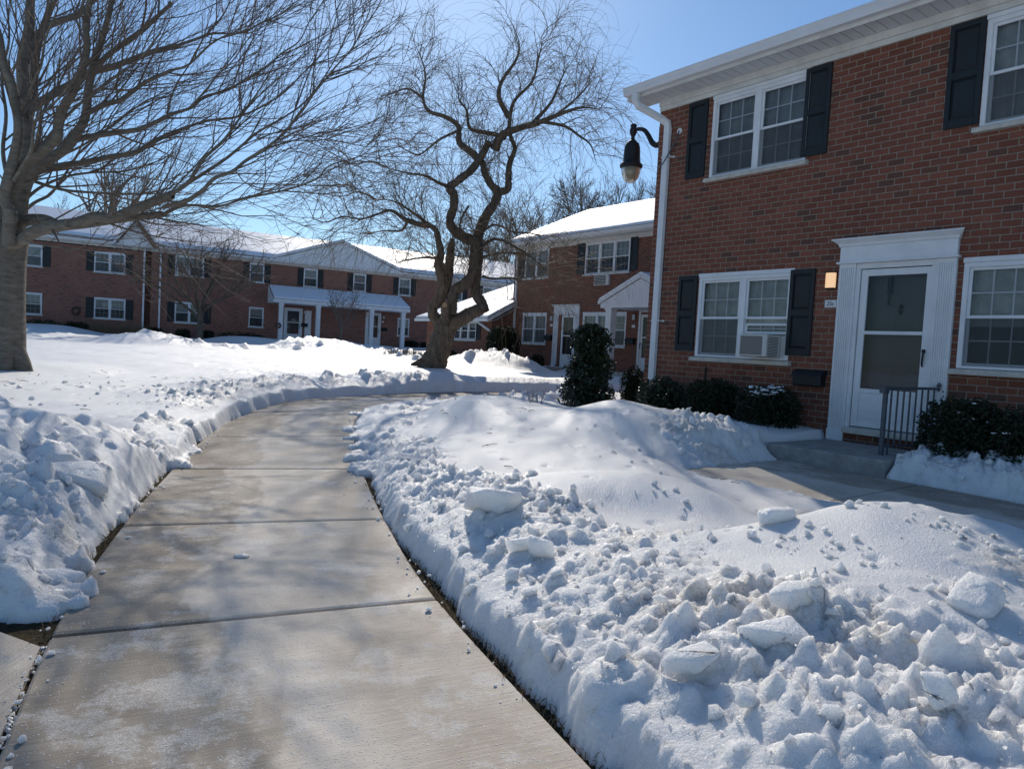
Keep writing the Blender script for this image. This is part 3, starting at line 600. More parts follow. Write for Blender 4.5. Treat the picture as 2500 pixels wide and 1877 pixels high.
block('small cube-like snow lump alone on the lower front slope', .86, 2.38, .042, .037, .034, .3, 0, 0, .12, 7, 28)
block('pale egg-shaped snow lump low on the front heap', 1.42, 2.25, .055, .045, .05, .3, 0, 0, .16, 10, 29)
block('broad snow slab lying up-slope of the long wedge', 1.22, 2.92, .11, .06, .045, -.3, .2, -.15, .03, 7, 30)
block('dusty overhanging snow lump on the left heap', -3.05, 5.05, .22, .16, .12, .5, .2, .2, .05, 9, 31)
block('icy wedge of snow toppled against the path on the left', -2.32, 3.72, .13, .07, .08, .9, .3, .3, .05, 8, 32)
block('thin white ice chip resting on the bare concrete path', -1.63, 4.42, .05, .022, .014, .1, 0, 0, .28, 8, 33)

P_, R2_ = [], []; R_ = random.Random(44)     # broken twigs lying on the snow
for _ in range(90):
    if _ < 60: x, y = R_.uniform(-8.5, -5.2), R_.uniform(8.5, 15)
    else: x, y = R_.uniform(-1.2, 2.2), R_.uniform(6.3, 11)
    a = R_.random()*6.28; l = R_.uniform(.03, .16); z = snow_z(x, y)+.006; dd = np.array([math.cos(a)*l, math.sin(a)*l, 0]); b0 = np.array([x, y, z]); e0 = b0+dd; e0[2] = snow_z(e0[0], e0[1])+.008
    P_.append(np.stack([b0, (b0+e0)/2+np.array([R_.gauss(0, l*.1), R_.gauss(0, l*.1), .006]), e0])); R2_.append(np.array([.004, .0035, .002]))
V_, F_ = tube_arrays(P_, R2_, 4); tag(fast_mesh('twig_litter', V_, F_, M['twig']), 'short broken brown twigs scattered over the snow', 'twigs', kind='stuff')

# ------------------------------------------------------------------ building helpers (local: x right along the facade, -y outwards)
def wall_front(mb, x0, x1, z0, z1, openings, y=0.0, depth=.11):
    xs = sorted({x0, x1, *[o[0] for o in openings], *[o[1] for o in openings]}); zs = sorted({z0, z1, *[o[2] for o in openings], *[o[3] for o in openings]})
    xs = [v for v in xs if x0 <= v <= x1]; zs = [v for v in zs if z0 <= v <= z1]
    for a, b in zip(xs[:-1], xs[1:]):
        for c, e_ in zip(zs[:-1], zs[1:]):
            mx, mz = (a+b)/2, (c+e_)/2
            if any(o[0] < mx < o[1] and o[2] < mz < o[3] for o in openings): continue
            mb.quad((a, y, c), (b, y, c), (b, y, e_), (a, y, e_))
    for a, b, c, e_ in openings:
        mb.quad((a, y, c), (a, y, e_), (a, y+depth, e_), (a, y+depth, c)); mb.quad((b, y, c), (b, y+depth, c), (b, y+depth, e_), (b, y, e_))
        mb.quad((a, y, e_), (b, y, e_), (b, y+depth, e_), (a, y+depth, e_)); mb.quad((a, y, c), (a, y+depth, c), (b, y+depth, c), (b, y, c))
def window(par, x0, x1, z0, z1, n=2, grid=(3, 2), lowgrid=True, sill=True, up='curtain', low='curtain_dim', y=0.0, head=.06, ac=None, blind=None, near=False):
    fw = .055; mull = .10; fr = MB()
    fr.box(x0, x0+fw, y-.012, y+.075, z0, z1); fr.box(x1-fw, x1, y-.012, y+.075, z0, z1)
    fr.box(x0+fw, x1-fw, y-.012, y+.075, z1-fw, z1); fr.box(x0+fw, x1-fw, y-.012, y+.075, z0, z0+.03)
    if head: fr.box(x0-.01, x1+.01, y-.022, y+.02, z1+.001, z1+head)
    iw = (x1-x0-2*fw-(n-1)*mull)/n; cells = []
    for k in range(n):
        a = x0+fw+k*(iw+mull); cells.append((a, a+iw))
        if k: fr.box(a-mull, a, y-.014, y+.075, z0+.03, z1-fw)
    w_ = fr.build('window', M['white'], par, bevel=.004 if near else 0)
    zm = z0+(z1-z0)*.49; st = .034; sa = MB(); mu = MB(); gl = MB(); sc = MB()
    for k, (a, b) in enumerate(cells):
        lift = .0
        if ac == k: lift = .34
        # upper sash (outer), lower sash (inner)
        for (c, e_, yy) in ((zm-.02, z1-fw, y+.028), (z0+.03+lift, zm+.02+lift*.35, y+.052)):
            if lift and yy > y+.04: e_ = zm-.10+.02
            sa.box(a, a+st, yy-.014, yy+.014, c, e_); sa.box(b-st, b, yy-.014, yy+.014, c, e_)
            sa.box(a+st, b-st, yy-.014, yy+.014, e_-st, e_); sa.box(a+st, b-st, yy-.014, yy+.014, c, c+st*1.1)
            gl.quad((a+st, yy, c+st), (b-st, yy, c+st), (b-st, yy, e_-st), (a+st, yy, e_-st))
            if grid and (yy < y+.04 or lowgrid):
                gx, gz = grid; t = .008
                for i in range(1, gx): xx = a+st+(b-a-2*st)*i/gx; mu.box(xx-t, xx+t, yy+.004, yy+.010, c+st, e_-st)
                for i in range(1, gz): zz = c+st+(e_-c-2*st)*i/gz; mu.box(a+st, b-st, yy+.003, yy+.009, zz-t, zz+t)
        sc.quad((a, y+.010, z0+.03+lift), (b, y+.010, z0+.03+lift), (b, y+.010, zm-.02), (a, y+.010, zm-.02)) if ac != k else None
        if ac == k: sa.box(a, b, y+.03, y+.05, z0+.031, z0+.03+lift-.001) if False else None
    sa.build('sash', M['white'], w_, bevel=.003 if near else 0); gl.build('pane', M['glass'], w_)
    if mu.v: mu.build('muntin', M['white'], w_)
    if sc.v: sc.build('insect_screen', M['screen'], w_)
    cu = MB(); xa, xb = x0+fw, x1-fw; m_ = 14 if near else 6
    zb = z0+.03 if blind is None else blind
    for q in range(m_*n):         # softly folded cloth
        u0, u1 = xa+(xb-xa)*q/(m_*n), xa+(xb-xa)*(q+1)/(m_*n); f0, f1 = .012*math.sin(q*2.4), .012*math.sin((q+1)*2.4)
        cu.quad((u0, y+.10+f0, zb), (u1, y+.10+f1, zb), (u1, y+.10+f1, z1-fw), (u0, y+.10+f0, z1-fw))
    cu.build('curtain', M[up], w_)
    MB().quad((xa, y+.30, z0), (xb, y+.30, z0), (xb, y+.30, z1), (xa, y+.30, z1)).build('dark_room', M[low if low == 'unlit_room' else 'dark'], w_)  # flat sheet coloured dark in place of the unlit room
    if sill: MB().prism([(y-.085, z0-.075), (y-.085, z0-.028), (y-.075, z0-.012), (y+.02, z0-.002), (y+.02, z0-.075)], x0-.055, x1+.055).build('sill', M['stone' if near else 'trim'], w_, bevel=.006 if near else 0)
    return w_
def shutter(par, x0, x1, z0, z1, near=False, y=-.002):
    mb = MB(); t = .030; s = .055 if x1-x0 > .3 else .04; zm = z0+(z1-z0)*.5
    mb.box(x0, x0+s, y-t, y, z0, z1); mb.box(x1-s, x1, y-t, y, z0, z1)
    for a, b in ((z0, z0+.10), (zm-.045, zm+.045), (z1-.065, z1)): mb.box(x0+s, x1-s, y-t+.001, y, a, b)
    for a, b in ((z0+.10, zm-.045), (zm+.045, z1-.065)):
        mb.box(x0+s, x1-s, y-.010, y, a, b)
        if near: mb.add([(x0+s+.012, y-.010, a+.012), (x1-s-.012, y-.010, a+.012), (x1-s-.012, y-.010, b-.012), (x0+s+.012, y-.010, b-.012), (x0+s+.035, y-.024, a+.035), (x1-s-.035, y-.024, a+.035), (x1-s-.035, y-.024, b-.035), (x0+s+.035, y-.024, b-.035)],
                        [(4, 5, 6, 7), (0, 1, 5, 4), (1, 2, 6, 5), (2, 3, 7, 6), (3, 0, 4, 7)])
    return mb.build('shutter', M['shutter'], par, bevel=.004 if near else 0)
def storm_door(par, x0, x1, z0, z1, y=0.0, near=False, glass_z=None, flip=False):
    f = .085 if near else .10; r1 = z0+(z1-z0)*.60; b0 = z0+(z1-z0)*.245
    mb = MB(); mb.box(x0, x0+f, y-.03, y+.01, z0, z1); mb.box(x1-f, x1, y-.03, y+.01, z0, z1); mb.box(x0+f, x1-f, y-.03, y+.01, z1-f, z1)
    mb.box(x0+f, x1-f, y-.034, y+.01, r1-.022, r1+.022); mb.box(x0+f, x1-f, y-.03, y+.01, b0-.055, b0)
    mb.box(x0+f, x1-f, y-.03, y+.01, z0, z0+.075); mb.box(x0+f, x1-f, y-.018, y+.005, z0+.075, b0-.055)
    mb.box(x0+f+.04, x1-f-.04, y-.026, y-.018, z0+.115, b0-.095)
    o = mb.build('storm_door', M['white'], par, bevel=.004 if near else 0)
    MB().quad((x0+f, y-.01, b0), (x1-f, y-.01, b0), (x1-f, y-.01, r1-.022), (x0+f, y-.01, r1-.022)).quad((x0+f, y-.01, r1+.022), (x1-f, y-.01, r1+.022), (x1-f, y-.01, z1-f), (x0+f, y-.01, z1-f)).build('pane', M['glass'], o)
    ha = MB(); hx = x1-f*.5 if not flip else x0+f*.5; hz = z0+(z1-z0)*.45
    ha.box(hx-.015, hx+.015, y-.075, y-.030, hz+.07, hz+.11); ha.tube([(hx+.008, y-.075, hz+.10), (hx+.004, y-.08, hz+.03), (hx-.004, y-.07, hz-.06), (hx-.006, y-.05, hz-.10)], [.013, .014, .012, .010], 8)
    ha.build('handle', M['iron'], o, smooth=False)
    dd = MB(); yy = y+.13; dd.box(x0, x1, yy, yy+.04, z0, z1)
    w_ = (x1-x0); rows = ((.10, .40), (.45, .76), (.81, .94))
    for cx in (.14, .54):
        for a, b in rows: dd.box(x0+w_*cx, x0+w_*(cx+.32), yy-.006, yy, z0+(z1-z0)*a, z0+(z1-z0)*b)
    dd.build('inner_door', M['door_grey'], o, bevel=.004 if near else 0)
    return o
def door_surround(par, x0, x1, z0, zl, z1, y=0.0, near=False, pw=.22):
    """fluted pilasters, ledge, frieze and flared cornice"""
    mb = MB()
    for a, b in ((x0, x0+pw), (x1-pw, x1)):
        mb.box(a, b, y-.045, y+.10, z0, zl); nfl = 7; ww = (b-a-.04)/nfl
        for k in range(nfl): mb.box(a+.02+k*ww+ww*.2, a+.02+(k+1)*ww-ww*.2, y-.056, y-.045, z0+.16, zl-.05)
        mb.box(a-.004, b+.004, y-.062, y-.0451, z0, z0+.15)
    for a, b in ((x0+pw, x0+pw+.055), (x1-pw-.055, x1-pw)): mb.box(a, b, y-.02, y+.13, z0+.1, zl-.07)
    mb.box(x0+pw, x1-pw, y-.02, y+.13, zl-.069, zl)
    mb.box(x0-.03, x1+.03, y-.085, y+.02, zl+.001, zl+.028)
    mb.box(x0, x1, y-.05, y+.02, zl+.029, z1-.10)
    prof = [(y+.02, z1-.10), (y-.06, z1-.10), (y-.07, z1-.085), (y-.075, z1-.065), (y-.13, z1-.02), (y-.14, z1-.018), (y-.14, z1), (y+.02, z1)]
    k = len(prof); ex = [max(0, -(p[0]-y)-.055) for p in prof]
    mb.add([(x0-.005-e_, p[0], p[1]) for p, e_ in zip(prof, ex)]+[(x1+.005+e_, p[0], p[1]) for p, e_ in zip(prof, ex)], [tuple(range(k)), tuple(range(k, 2*k))[::-1]]+[(i, k+i, k+(i+1) % k, (i+1) % k) for i in range(k)])
    return mb.build('door_surround', M['white'], par, bevel=.003 if near else 0)
def gable_roof(par, x0, x1, ye, ze, yr, zr, yb, snow=.07, thick=.05, ragged=True, hip=False):
    """eave at (ye, ze), ridge at (yr, zr), back eave at yb"""
    mb = MB(); mb.slab([(x0, ye, ze), (x1, ye, ze), (x1, yr, zr), (x0, yr, zr)], (0, 0, -thick)); mb.slab([(x0, yr+.001, zr), (x1, yr+.001, zr), (x1, yb, ze), (x0, yb, ze)], (0, 0, -thick))
    o = mb.build('roof', M['shingle'], par)
    n_ = max(8, int((x1-x0)/.25)); sm = MB(); m_ = 7; V_ = []; F_ = []; sl_ = (zr-ze)/(yr-ye)
    for side in (0, 1):
        base = len(V_)
        for i in range(n_+1):
            x = x0+.02+(x1-x0-.04)*i/n_
            lo = .03+.05*(fbm(np.array([x*1.3]), np.array([side+.5]), 17, 3)[0]+.3)
            for j in range(m_+1):
                t = j/m_; 
                if side == 0: yy = (ye+lo)+(yr-ye-lo)*t; zz = ze+sl_*(yy-ye)
                else: yy = yr+(yb-yr)*t; zz = zr-(zr-ze)*t
                th = snow*(.75+.7*float(fbm(np.array([x*.7]), np.array([yy*.7]), 23, 3)[0])) if 0 < t < 1 or (side == 0 and t == 1) or (side == 1 and t == 0) else snow*.35
                V_.append((x, yy, zz+.004+th))
            V_.append((x, ye+lo if side == 0 else yb, (ze+sl_*lo if side == 0 else ze)+.003))
        w_ = m_+2
        for i in range(n_):
            for j in range(m_): a = base+i*w_+j; F_.append((a, a+w_, a+w_+1, a+1))
            e_ = base+i*w_; q = m_+1; F_.append((e_+q, e_+w_+q, e_+w_+(0 if side == 0 else m_), e_+(0 if side == 0 else m_)))
    sm.add(V_, F_).build('roof_snow', M['roof_snow'], o, smooth=True)
    return o
def eaves(par, x0, x1, ye, ze, near=False, frieze=True, ytop=0.0, zf=None):
    """soffit, fascia, gutter along the front; ze = soffit height"""
    so_ = MB(); bw = .152; k = int((x1-x0)/bw)
    if near:
        for i in range(k): so_.box(x0+i*bw, x0+(i+1)*bw-.012, ye+.02, ytop+.02, ze, ze+.012)
        so_.box(x0, x1, ye+.02, ytop+.02, ze+.012, ze+.018)
    else: so_.box(x0, x1, ye+.02, ytop+.02, ze, ze+.015)
    so_.build('soffit', M['soffit'], par)
    MB().box(x0, x1, ye, ye+.019, ze-.02, ze+.16).build('fascia', M['trim'], par, bevel=.003 if near else 0)
    g_ = MB(); a = ye-.001; g_.prism([(a, ze+.03), (a-.085, ze+.03), (a-.10, ze+.06), (a-.105, ze+.11), (a-.125, ze+.14), (a-.125, ze+.16), (a-.115, ze+.16), (a-.115, ze+.145), (a-.012, ze+.145), (a-.012, ze+.16), (a, ze+.16)], x0-.02, x1+.02)
    g_.build('gutter', M['alum'], par)
    if frieze:
        f_ = MB(); zz = ze-.14 if zf is None else zf
        f_.box(x0+.34, x1, ytop-.030, ytop-.001, zz, zz+.07); f_.box(x0+.34, x1, ytop-.055, ytop-.001, zz+.0701, ze-.001); f_.build('frieze_board', M['trim'], par, bevel=.004 if near else 0)
def downspout(par, pts, w=.075, dpt=.055, name='downspout', m='white'):
    mb = MB(); P = [Vector(p) for p in pts]
    for i in range(len(P)):
        pass
    t_ = [(P[min(i+1, len(P)-1)]-P[max(i-1, 0)]).normalized() for i in range(len(P))]
    for p, t in zip(P, t_):
        sx_ = Vector((1, 0, 0)) if abs(t.x) < .8 else Vector((0, 0, 1)); sy_ = t.cross(sx_).normalized(); sx_ = sy_.cross(t).normalized()
        for a, b in ((-1, -1), (1, -1), (1, 1), (-1, 1)): mb.v.append(tuple(p+sx_*a*w/2+sy_*b*dpt/2))
    for i in range(len(P)-1):
        for k in range(4): mb.f.append((i*4+k, i*4+(k+1) % 4, i*4+4+(k+1) % 4, i*4+4+k))
    mb.f.append((0, 1, 2, 3)); mb.f.append(tuple(len(mb.v)-4+k for k in (3, 2, 1, 0)))
    return mb.build(name, M[m], par, bevel=.006)
def to_world(base, rz, p):
    c, s = math.cos(rz), math.sin(rz); return (base[0]+c*p[0]-s*p[1], base[1]+s*p[0]+c*p[1], base[2]+p[2])

# ------------------------------------------------------------------ near house
RZ1 = TH-PI/2; P1 = (NB[0]*DB+UB[0]*8.37, NB[1]*DB+UB[1]*8.37, 0.0)
h1 = thing('brick_house', 'near two-storey red brick house with white doorway and black shutters, at right', 'house', P1, RZ1)
L1 = 13.0
wn = [(1.095, 2.715, 4.265, 5.47), (4.875, 6.495, 4.265, 5.47), (1.05, 2.68, 1.475, 2.715), (4.845, 6.465, 1.49, 2.715), (8.6, 10.2, 4.265, 5.47), (8.6, 10.2, 1.48, 2.715)]
dr = (3.56, 4.60, .46, 2.775)
mb = MB(); wall_front(mb, 0, L1, -.1, 5.62, wn+[dr])
mb.quad((0, 9, -.1), (0, 0, -.1), (0, 0, 5.62), (0, 4.5, 8.0), (0, 9, 5.62)); mb.quad((L1, 0, -.1), (L1, 9, -.1), (L1, 9, 5.62), (L1, 4.5, 8.0), (L1, 0, 5.62)); mb.quad((L1, 9, -.1), (0, 9, -.1), (0, 9, 5.62), (L1, 9, 5.62))
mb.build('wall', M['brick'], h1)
window(h1, *wn[0], near=True, head=.055, up='curtain_dim'); window(h1, *wn[1], near=True, head=.055, up='curtain')
window(h1, *wn[2], near=True, ac=1, up='curtain'); window(h1, *wn[3], near=True, up='curtain', low='unlit_room', blind=1.98); window(h1, *wn[4]); window(h1, *wn[5])
for a, b in ((.63, 1.0), (2.655, 3.03), (4.49, 4.865), (6.46, 6.83)): shutter(h1, a, b, 4.305, 5.515, True)
for a, b in ((.65, 1.02), (2.64, 3.01), (6.45, 6.82)): shutter(h1, a, b, 1.55, 2.75, True)
gable_roof(h1, -.33, L1+.3, -.47, 5.885, 4.5, 8.3, 9.47, snow=.05)
eaves(h1, -.33, L1+.3, -.45, 5.70, True, zf=5.53)
mb = MB(); mb.slab([(-.33, -.47, 5.66), (-.33, 4.5, 8.08), (-.33, 4.5, 8.25), (-.33, -.47, 5.84)], (.022, 0, 0)); mb.slab([(-.33, 9.47, 5.66), (-.33, 4.5, 8.08), (-.33, 4.5, 8.25), (-.33, 9.47, 5.84)], (.022, 0, 0)); mb.build('rake_board', M['alum'], h1)
MB().slab([(-.33, -.45, 5.66), (-.33, .02, 5.66), (-.33, .02, 5.90), (-.33, -.2, 5.80), (-.33, -.45, 5.68)], (.03, 0, 0)).build('eave_return', M['white'], h1)
downspout(h1, [(-.10, -.51, 5.74), (-.10, -.51, 5.62), (-.075, -.47, 5.54), (.14, -.12, 5.36), (.215, -.055, 5.29), (.225, -.05, 5.2), (.225, -.05, 3.2), (.225, -.05, 1.0), (.225, -.05, .42)], .115, .07)
for z in (4.72, 2.02): MB().box(.155, .33, -.089, -.012, z, z+.022).box(.33, .375, -.012, -.001, z-.004, z+.026).build('downspout_strap', M['alum'], h1)
door_surround(h1, 3.355, 4.775, .46, 2.78, 3.105, near=True)
storm_door(h1, 3.64, 4.525, .67, 2.70, y=.03, near=True)
mb = MB(); mb.prism([(-.10, .575), (-.10, .625), (-.085, .65), (.10, .665), (.10, .575)], 3.575, 4.555); mb.build('threshold', M['stone'], h1, bevel=.006)
MB().box(3.575, 4.555, -.03, .05, .455, .574).build('threshold_brick', M['brick'], h1)
# closer and knocker behind the storm glass
mb = MB(); mb.box(3.93, 3.98, .11, .15, 2.40, 2.60); mb.tube([(3.955, .12, 2.42), (3.955, .12, 2.25)], .012, 6); mb.build('door_closer', M['iron'], h1)
mb = MB(); mb.lathe([(.002, 2.12), (.03, 2.16), (.018, 2.19), (.034, 2.22), (.002, 2.27)], 4.10, .145, 10); mb.build('door_knocker', M['iron'], h1)

MB().tube([(1.30, -.03, .45), (1.30, -.03, 1.28), (1.30, .02, 1.31)], .014, 8).build('conduit_pipe', M['iron'], h1)
# doorstep
t = thing('doorstep', 'low concrete doorstep at the white doorway of the near house', 'doorstep', to_world(P1, RZ1, (4.07, -.72, 0)), RZ1)
mb = MB(); bmx = mb.box(-.71, .71, -.72, .74, .05, .46); o_ = mb.build('slab', M['step'], t, bevel=.022)

# iron railing on the step
rl = thing('railing', 'short grey iron railing with pointed finial on the doorstep', 'railing', to_world(P1, RZ1, (4.52, -.98, .46)), RZ1)
pa = Vector((0, 0, 0)); pb = Vector((.19, .90, 0)); mb = MB(); mb.box(-.022, .022, -.022, .022, -.02, .76); mb.build('post', M['grey_iron'], rl, bevel=.004)
mb = MB(); mb.tube([(0, -.03, .755), (0, 0, .76), tuple(pb+Vector((0, 0, .775)))], [.016, .019, .016], 8); mb.box(-.035, .035, -.085, .02, .70, .765); mb.build('top_rail', M['grey_iron'], rl, bevel=.006)
mb = MB(); mb.tube([tuple(pa.lerp(pb, .05)+Vector((0, 0, .10))), tuple(pb+Vector((0, 0, .10)))], .011, 6); mb.build('bottom_rail', M['grey_iron'], rl)
for k in range(8):
    q = pa.lerp(pb, .11+.115*k); MB().box(q.x-.008, q.x+.008, q.y-.008, q.y+.008, .10 if k else -.01, .76).build('baluster', M['grey_iron'], rl)
mb = MB(); mb.lathe([(.004, .74), (.022, .765), (.012, .785), (.030, .81), (.004, .85)], pb.x, pb.y, 10); mb.build('finial', M['grey_iron'], rl, smooth=True)

# air conditioner in the window
ac = thing('air_conditioner', 'ivory window air conditioner jutting from the lower window of the near house', 'air conditioner', to_world(P1, RZ1, (2.32, 0, 1.50)), RZ1)
mb = MB(); mb.box(-.22, .22, -.34, .05, .012, .325); mb.build('case', M['ac'], ac, bevel=.012)
mb = MB(); mb.box(-.20, .15, -.347, -.3405, .035, .30); mb.build('coil_panel', M['ac_grille'], ac)
mb = MB()
for i in range(13): mb.box(.2205, .228, -.29, -.06, .04+i*.021, .052+i*.021)
mb.build('side_vent', M['ac'], ac)
mb = MB(); mb.box(.2203, .2215, -.295, -.055, .03, .305); mb.build('side_vent_opening', M['dark'], ac)
mb = MB(); mb.box(.23, .34, .0, .02, .0, .32); mb.build('filler_panel', M['ac'], ac)

# wall light, number plate, mailbox
def lantern(label, base, rz, lit, g=None, s=1.0):
    w = thing('wall_light', label, 'wall light', base, rz, g)
    MB().box(-.07*s, .07*s, -.03*s, 0, .0, .235*s).build('back_plate', M['iron'], w)
    r_ = .072*s; n_ = 10; arc = [(-r_*math.cos(PI*k/n_), -.035*s-.05*s*math.sin(PI*k/n_)) for k in range(n_+1)]
    mb = MB(); z0, z1 = .015*s, .215*s; mb.add([(x, y, z0) for x, y in arc]+[(x, y, z1) for x, y in arc], [(i, i+1, n_+2+i, n_+1+i) for i in range(n_)]+[tuple(range(n_+1)), tuple(range(n_+1, 2*n_+2))[::-1]])
    mb.build('shade', M['lampglow' if lit else 'frost_dim'], w, smooth=False)
    MB().box(-.078*s, .078*s, -.09*s, -.0301*s, .2155*s, .226*s).build('cap', M['iron'], w); MB().box(-.074*s, .074*s, -.086*s, -.0301*s, .002*s, .0148*s).build('base_tray', M['iron'], w)
    return w
M['frost_dim'] = mat('unlit_frosted_shade', (.55, .56, .58), .4)
lantern('small lit wall light glowing warm beside the white doorway', to_world(P1, RZ1, (3.245, -.002, 2.46)), RZ1, True)
GLY = {  # serif numerals as strokes of changing width: list of (x, y, half-width)
 '2': [[(.06, .76, .05), (.10, .90, .05), (.24, 1.0, .055), (.40, .95, .07), (.46, .78, .09), (.40, .58, .085), (.24, .34, .06), (.06, .08, .05)], [(.04, .07, .075), (.28, .08, .085), (.46, .07, .075), (.52, .24, .03)]],
 '5': [[(.48, .98, .06), (.30, .96, .07), (.14, .94, .05)], [(.14, .94, .04), (.11, .74, .04), (.09, .56, .045)], [(.09, .55, .04), (.24, .63, .06), (.40, .54, .085), (.46, .34, .095), (.38, .12, .075), (.22, .02, .055), (.08, .06, .05), (.05, .16, .05)]],
 'c': [[(.42, .50, .06), (.38, .60, .05), (.26, .66, .05), (.13, .58, .075), (.08, .36, .095), (.13, .12, .08), (.26, .02, .06), (.40, .09, .045), (.45, .18, .03)]],
 '7': [[(.05, .80, .03), (.09, .95, .06), (.28, .94, .07), (.48, .94, .06)], [(.48, .94, .05), (.34, .55, .065), (.24, .02, .085)]],
 'a': [[(.10, .56, .05), (.24, .66, .05), (.36, .56, .07), (.37, .10, .075), (.46, .04, .04)], [(.36, .40, .05), (.16, .32, .06), (.09, .16, .08), (.2, .03, .06), (.36, .14, .045)]]}
def letter(txt, h):
    mb = MB(); x = 0
    for ch in txt:
        for st in GLY[ch]:
            for (a, b, w0), (c, e_, w1) in zip(st[:-1], st[1:]):
                L_ = math.hypot(c-a, e_-b) or 1; nx_, ny_ = -(e_-b)/L_, (c-a)/L_
                mb.quad(((x+a+nx_*w0)*h, 0, (b+ny_*w0)*h), ((x+a-nx_*w0)*h, 0, (b-ny_*w0)*h), ((x+c-nx_*w1)*h, 0, (e_-ny_*w1)*h), ((x+c+nx_*w1)*h, 0, (e_+ny_*w1)*h))
            for a, b, w0 in st: mb.add([(x*h+(a+w0*math.cos(k*PI/4))*h, -.0002, (b+w0*math.sin(k*PI/4))*h) for k in range(8)], [tuple(range(8))])
        x += .62
    return mb, (x-.1)*h
def number_plate(label, base, rz, txt=None, w=.17, h=.105, g=None):
    p = thing('number_plate', label, 'number plate', base, rz, g)
    MB().box(-w/2, w/2, -.012, 0, -h/2, h/2).build('plate', M['plate'], p, bevel=.006)
    MB().box(-w/2+.012, w/2-.012, -.0135, -.0122, -h/2+.010, h/2-.010).build('plate_face', M['white'], p)
    if txt:
        mb, L_ = letter(txt, .056); mb.build('lettering', M['ink'], p, loc=(-L_/2, -.0145, -.028))
    MB().lathe([(.004, -.003), (.004, .003)], 0, 0, 8) 
    return p
number_plate('small house number plate reading 25c beside the white doorway', to_world(P1, RZ1, (3.252, 0, 2.268)), RZ1, '25c')
def mailbox(label, base, rz, g=None):
    w = thing('mailbox', label, 'mailbox', base, rz, g)
    MB().prism([(-.002, 0), (-.12, .0), (-.135, .02), (-.135, .14), (-.002, .14)], -.205, .205).build('box', M['iron'], w, bevel=.006)
    MB().prism([(-.002, .1405), (-.15, .1405), (-.155, .125), (-.16, .125), (-.16, .145), (-.11, .20), (-.06, .225), (-.002, .23)], -.215, .215).build('lid', M['iron'], w, bevel=.005)
    return w
mailbox('black wall mailbox under the number plate, left of the white doorway', to_world(P1, RZ1, (3.055, 0, 1.14)), RZ1)

# street lamp on the corner of the near house
la = thing('wall_lamp', 'dark cast-iron bell lantern on a curved arm at the house corner', 'lamp', to_world(P1, RZ1, (0, .17, 5.15)), RZ1)
mb = MB(); mb.box(-.05, 0, -.10, .10, -.20, .20); mb.box(-.11, -.05, -.065, .065, -.13, .20); mb.box(-.09, -.05, -.075, .075, -.19, -.15); mb.build('bracket', M['iron'], la, bevel=.012)
arm = spline([(-.08, 0, -.06), (-.19, 0, -.09), (-.30, 0, -.03), (-.40, 0, .11), (-.50, 0, .22), (-.62, 0, .27), (-.745, 0, .28)], 6)
mb = MB(); mb.tube(arm, np.linspace(.055, .030, len(arm)), 10); mb.build('arm', M['iron'], la, smooth=True)
cx = -.77
mb = MB(); mb.lathe([(.012, .395), (.045, .385), (.062, .36), (.048, .33), (.062, .30), (.066, .24), (.05, .20), (.030, .16), (.036, .13), (.030, .10)], cx, 0, 16); mb.build('fitter', M['iron'], la, smooth=True)
mb = MB(); mb.lathe([(.03, .12), (.07, .085), (.115, .045), (.138, -.02), (.146, -.12), (.150, -.24), (.165, -.30), (.198, -.325), (.204, -.345), (.200, -.375), (.17, -.385)], cx, 0, 24); mb.build('housing', M['iron'], la, smooth=True)
mb = MB(); mb.lathe([(.172, -.386), (.170, -.43), (.158, -.50), (.130, -.57), (.085, -.625), (.03, -.652), (.004, -.655)], cx, 0, 24); mb.build('globe', M['frost'], la, smooth=True)
cab = spline([(-.03, -.06, -.20), (-.03, -.09, -.40), (.02, -.16, -.56), (.12, -.28, -.60), (.24, -.31, -.54), (.33, -.26, -.36), (.42, -.20, -.12), (.435, -.185, -.02)], 6)
mb = MB(); mb.tube(cab, .010, 8); mb.build('cable', M['grey_iron'], la, smooth=True)
mb = MB(); mb.lathe([(.05, -.014), (.05, .0)], 0, 0, 14); mb.build('cable_boss', M['alum'], la, loc=(.435, -.172, -.02), rot=(PI/2, 0, 0))

# ------------------------------------------------------------------ middle house
D2 = 19.51; P2 = (NB[0]*D2+UB[0]*25.7, NB[1]*D2+UB[1]*25.7, 0.0)
h2 = thing('brick_house', 'middle two-storey brick house with snowy roof and small porch gable', 'house', P2, RZ1)
w2 = [(.75, 2.35, 4.54, 5.76), (4.6, 7.0, 4.54, 5.76), (.80, 2.42, 1.74, 2.98), (4.66, 7.02, 1.76, 2.98)]
mb = MB(); wall_front(mb, 0, 16, .2, 5.82, w2+[(3.35, 4.25, .8, 2.95), (7.75, 8.65, .85, 2.95)])
mb.quad((0, 9, .2), (0, 0, .2), (0, 0, 5.82), (0, 4.5, 8.1), (0, 9, 5.82)); mb.quad((16, 0, .2), (16, 9, .2), (16, 9, 5.82), (16, 4.5, 8.1), (16, 0, 5.82)); mb.quad((16, 9, .2), (0, 9, .2), (0, 9, 5.82), (16, 9, 5.82))
mb.build('wall', M['brick'], h2)
window(h2, *w2[0], up='curtain'); window(h2, *w2[1], n=3, up='curtain', blind=5.1, low='unlit_room'); window(h2, *w2[2], up='curtain'); window(h2, *w2[3], n=3, up='curtain')
for a, b in ((.33, .73), (4.14, 4.56), (7.02, 7.40)): shutter(h2, a, b, 4.55, 5.78)
gable_roof(h2, -.3, 16.3, -.47, 6.09, 4.5, 8.32, 9.47, snow=.10)
eaves(h2, -.3, 16.3, -.45, 5.90, False, zf=5.74)
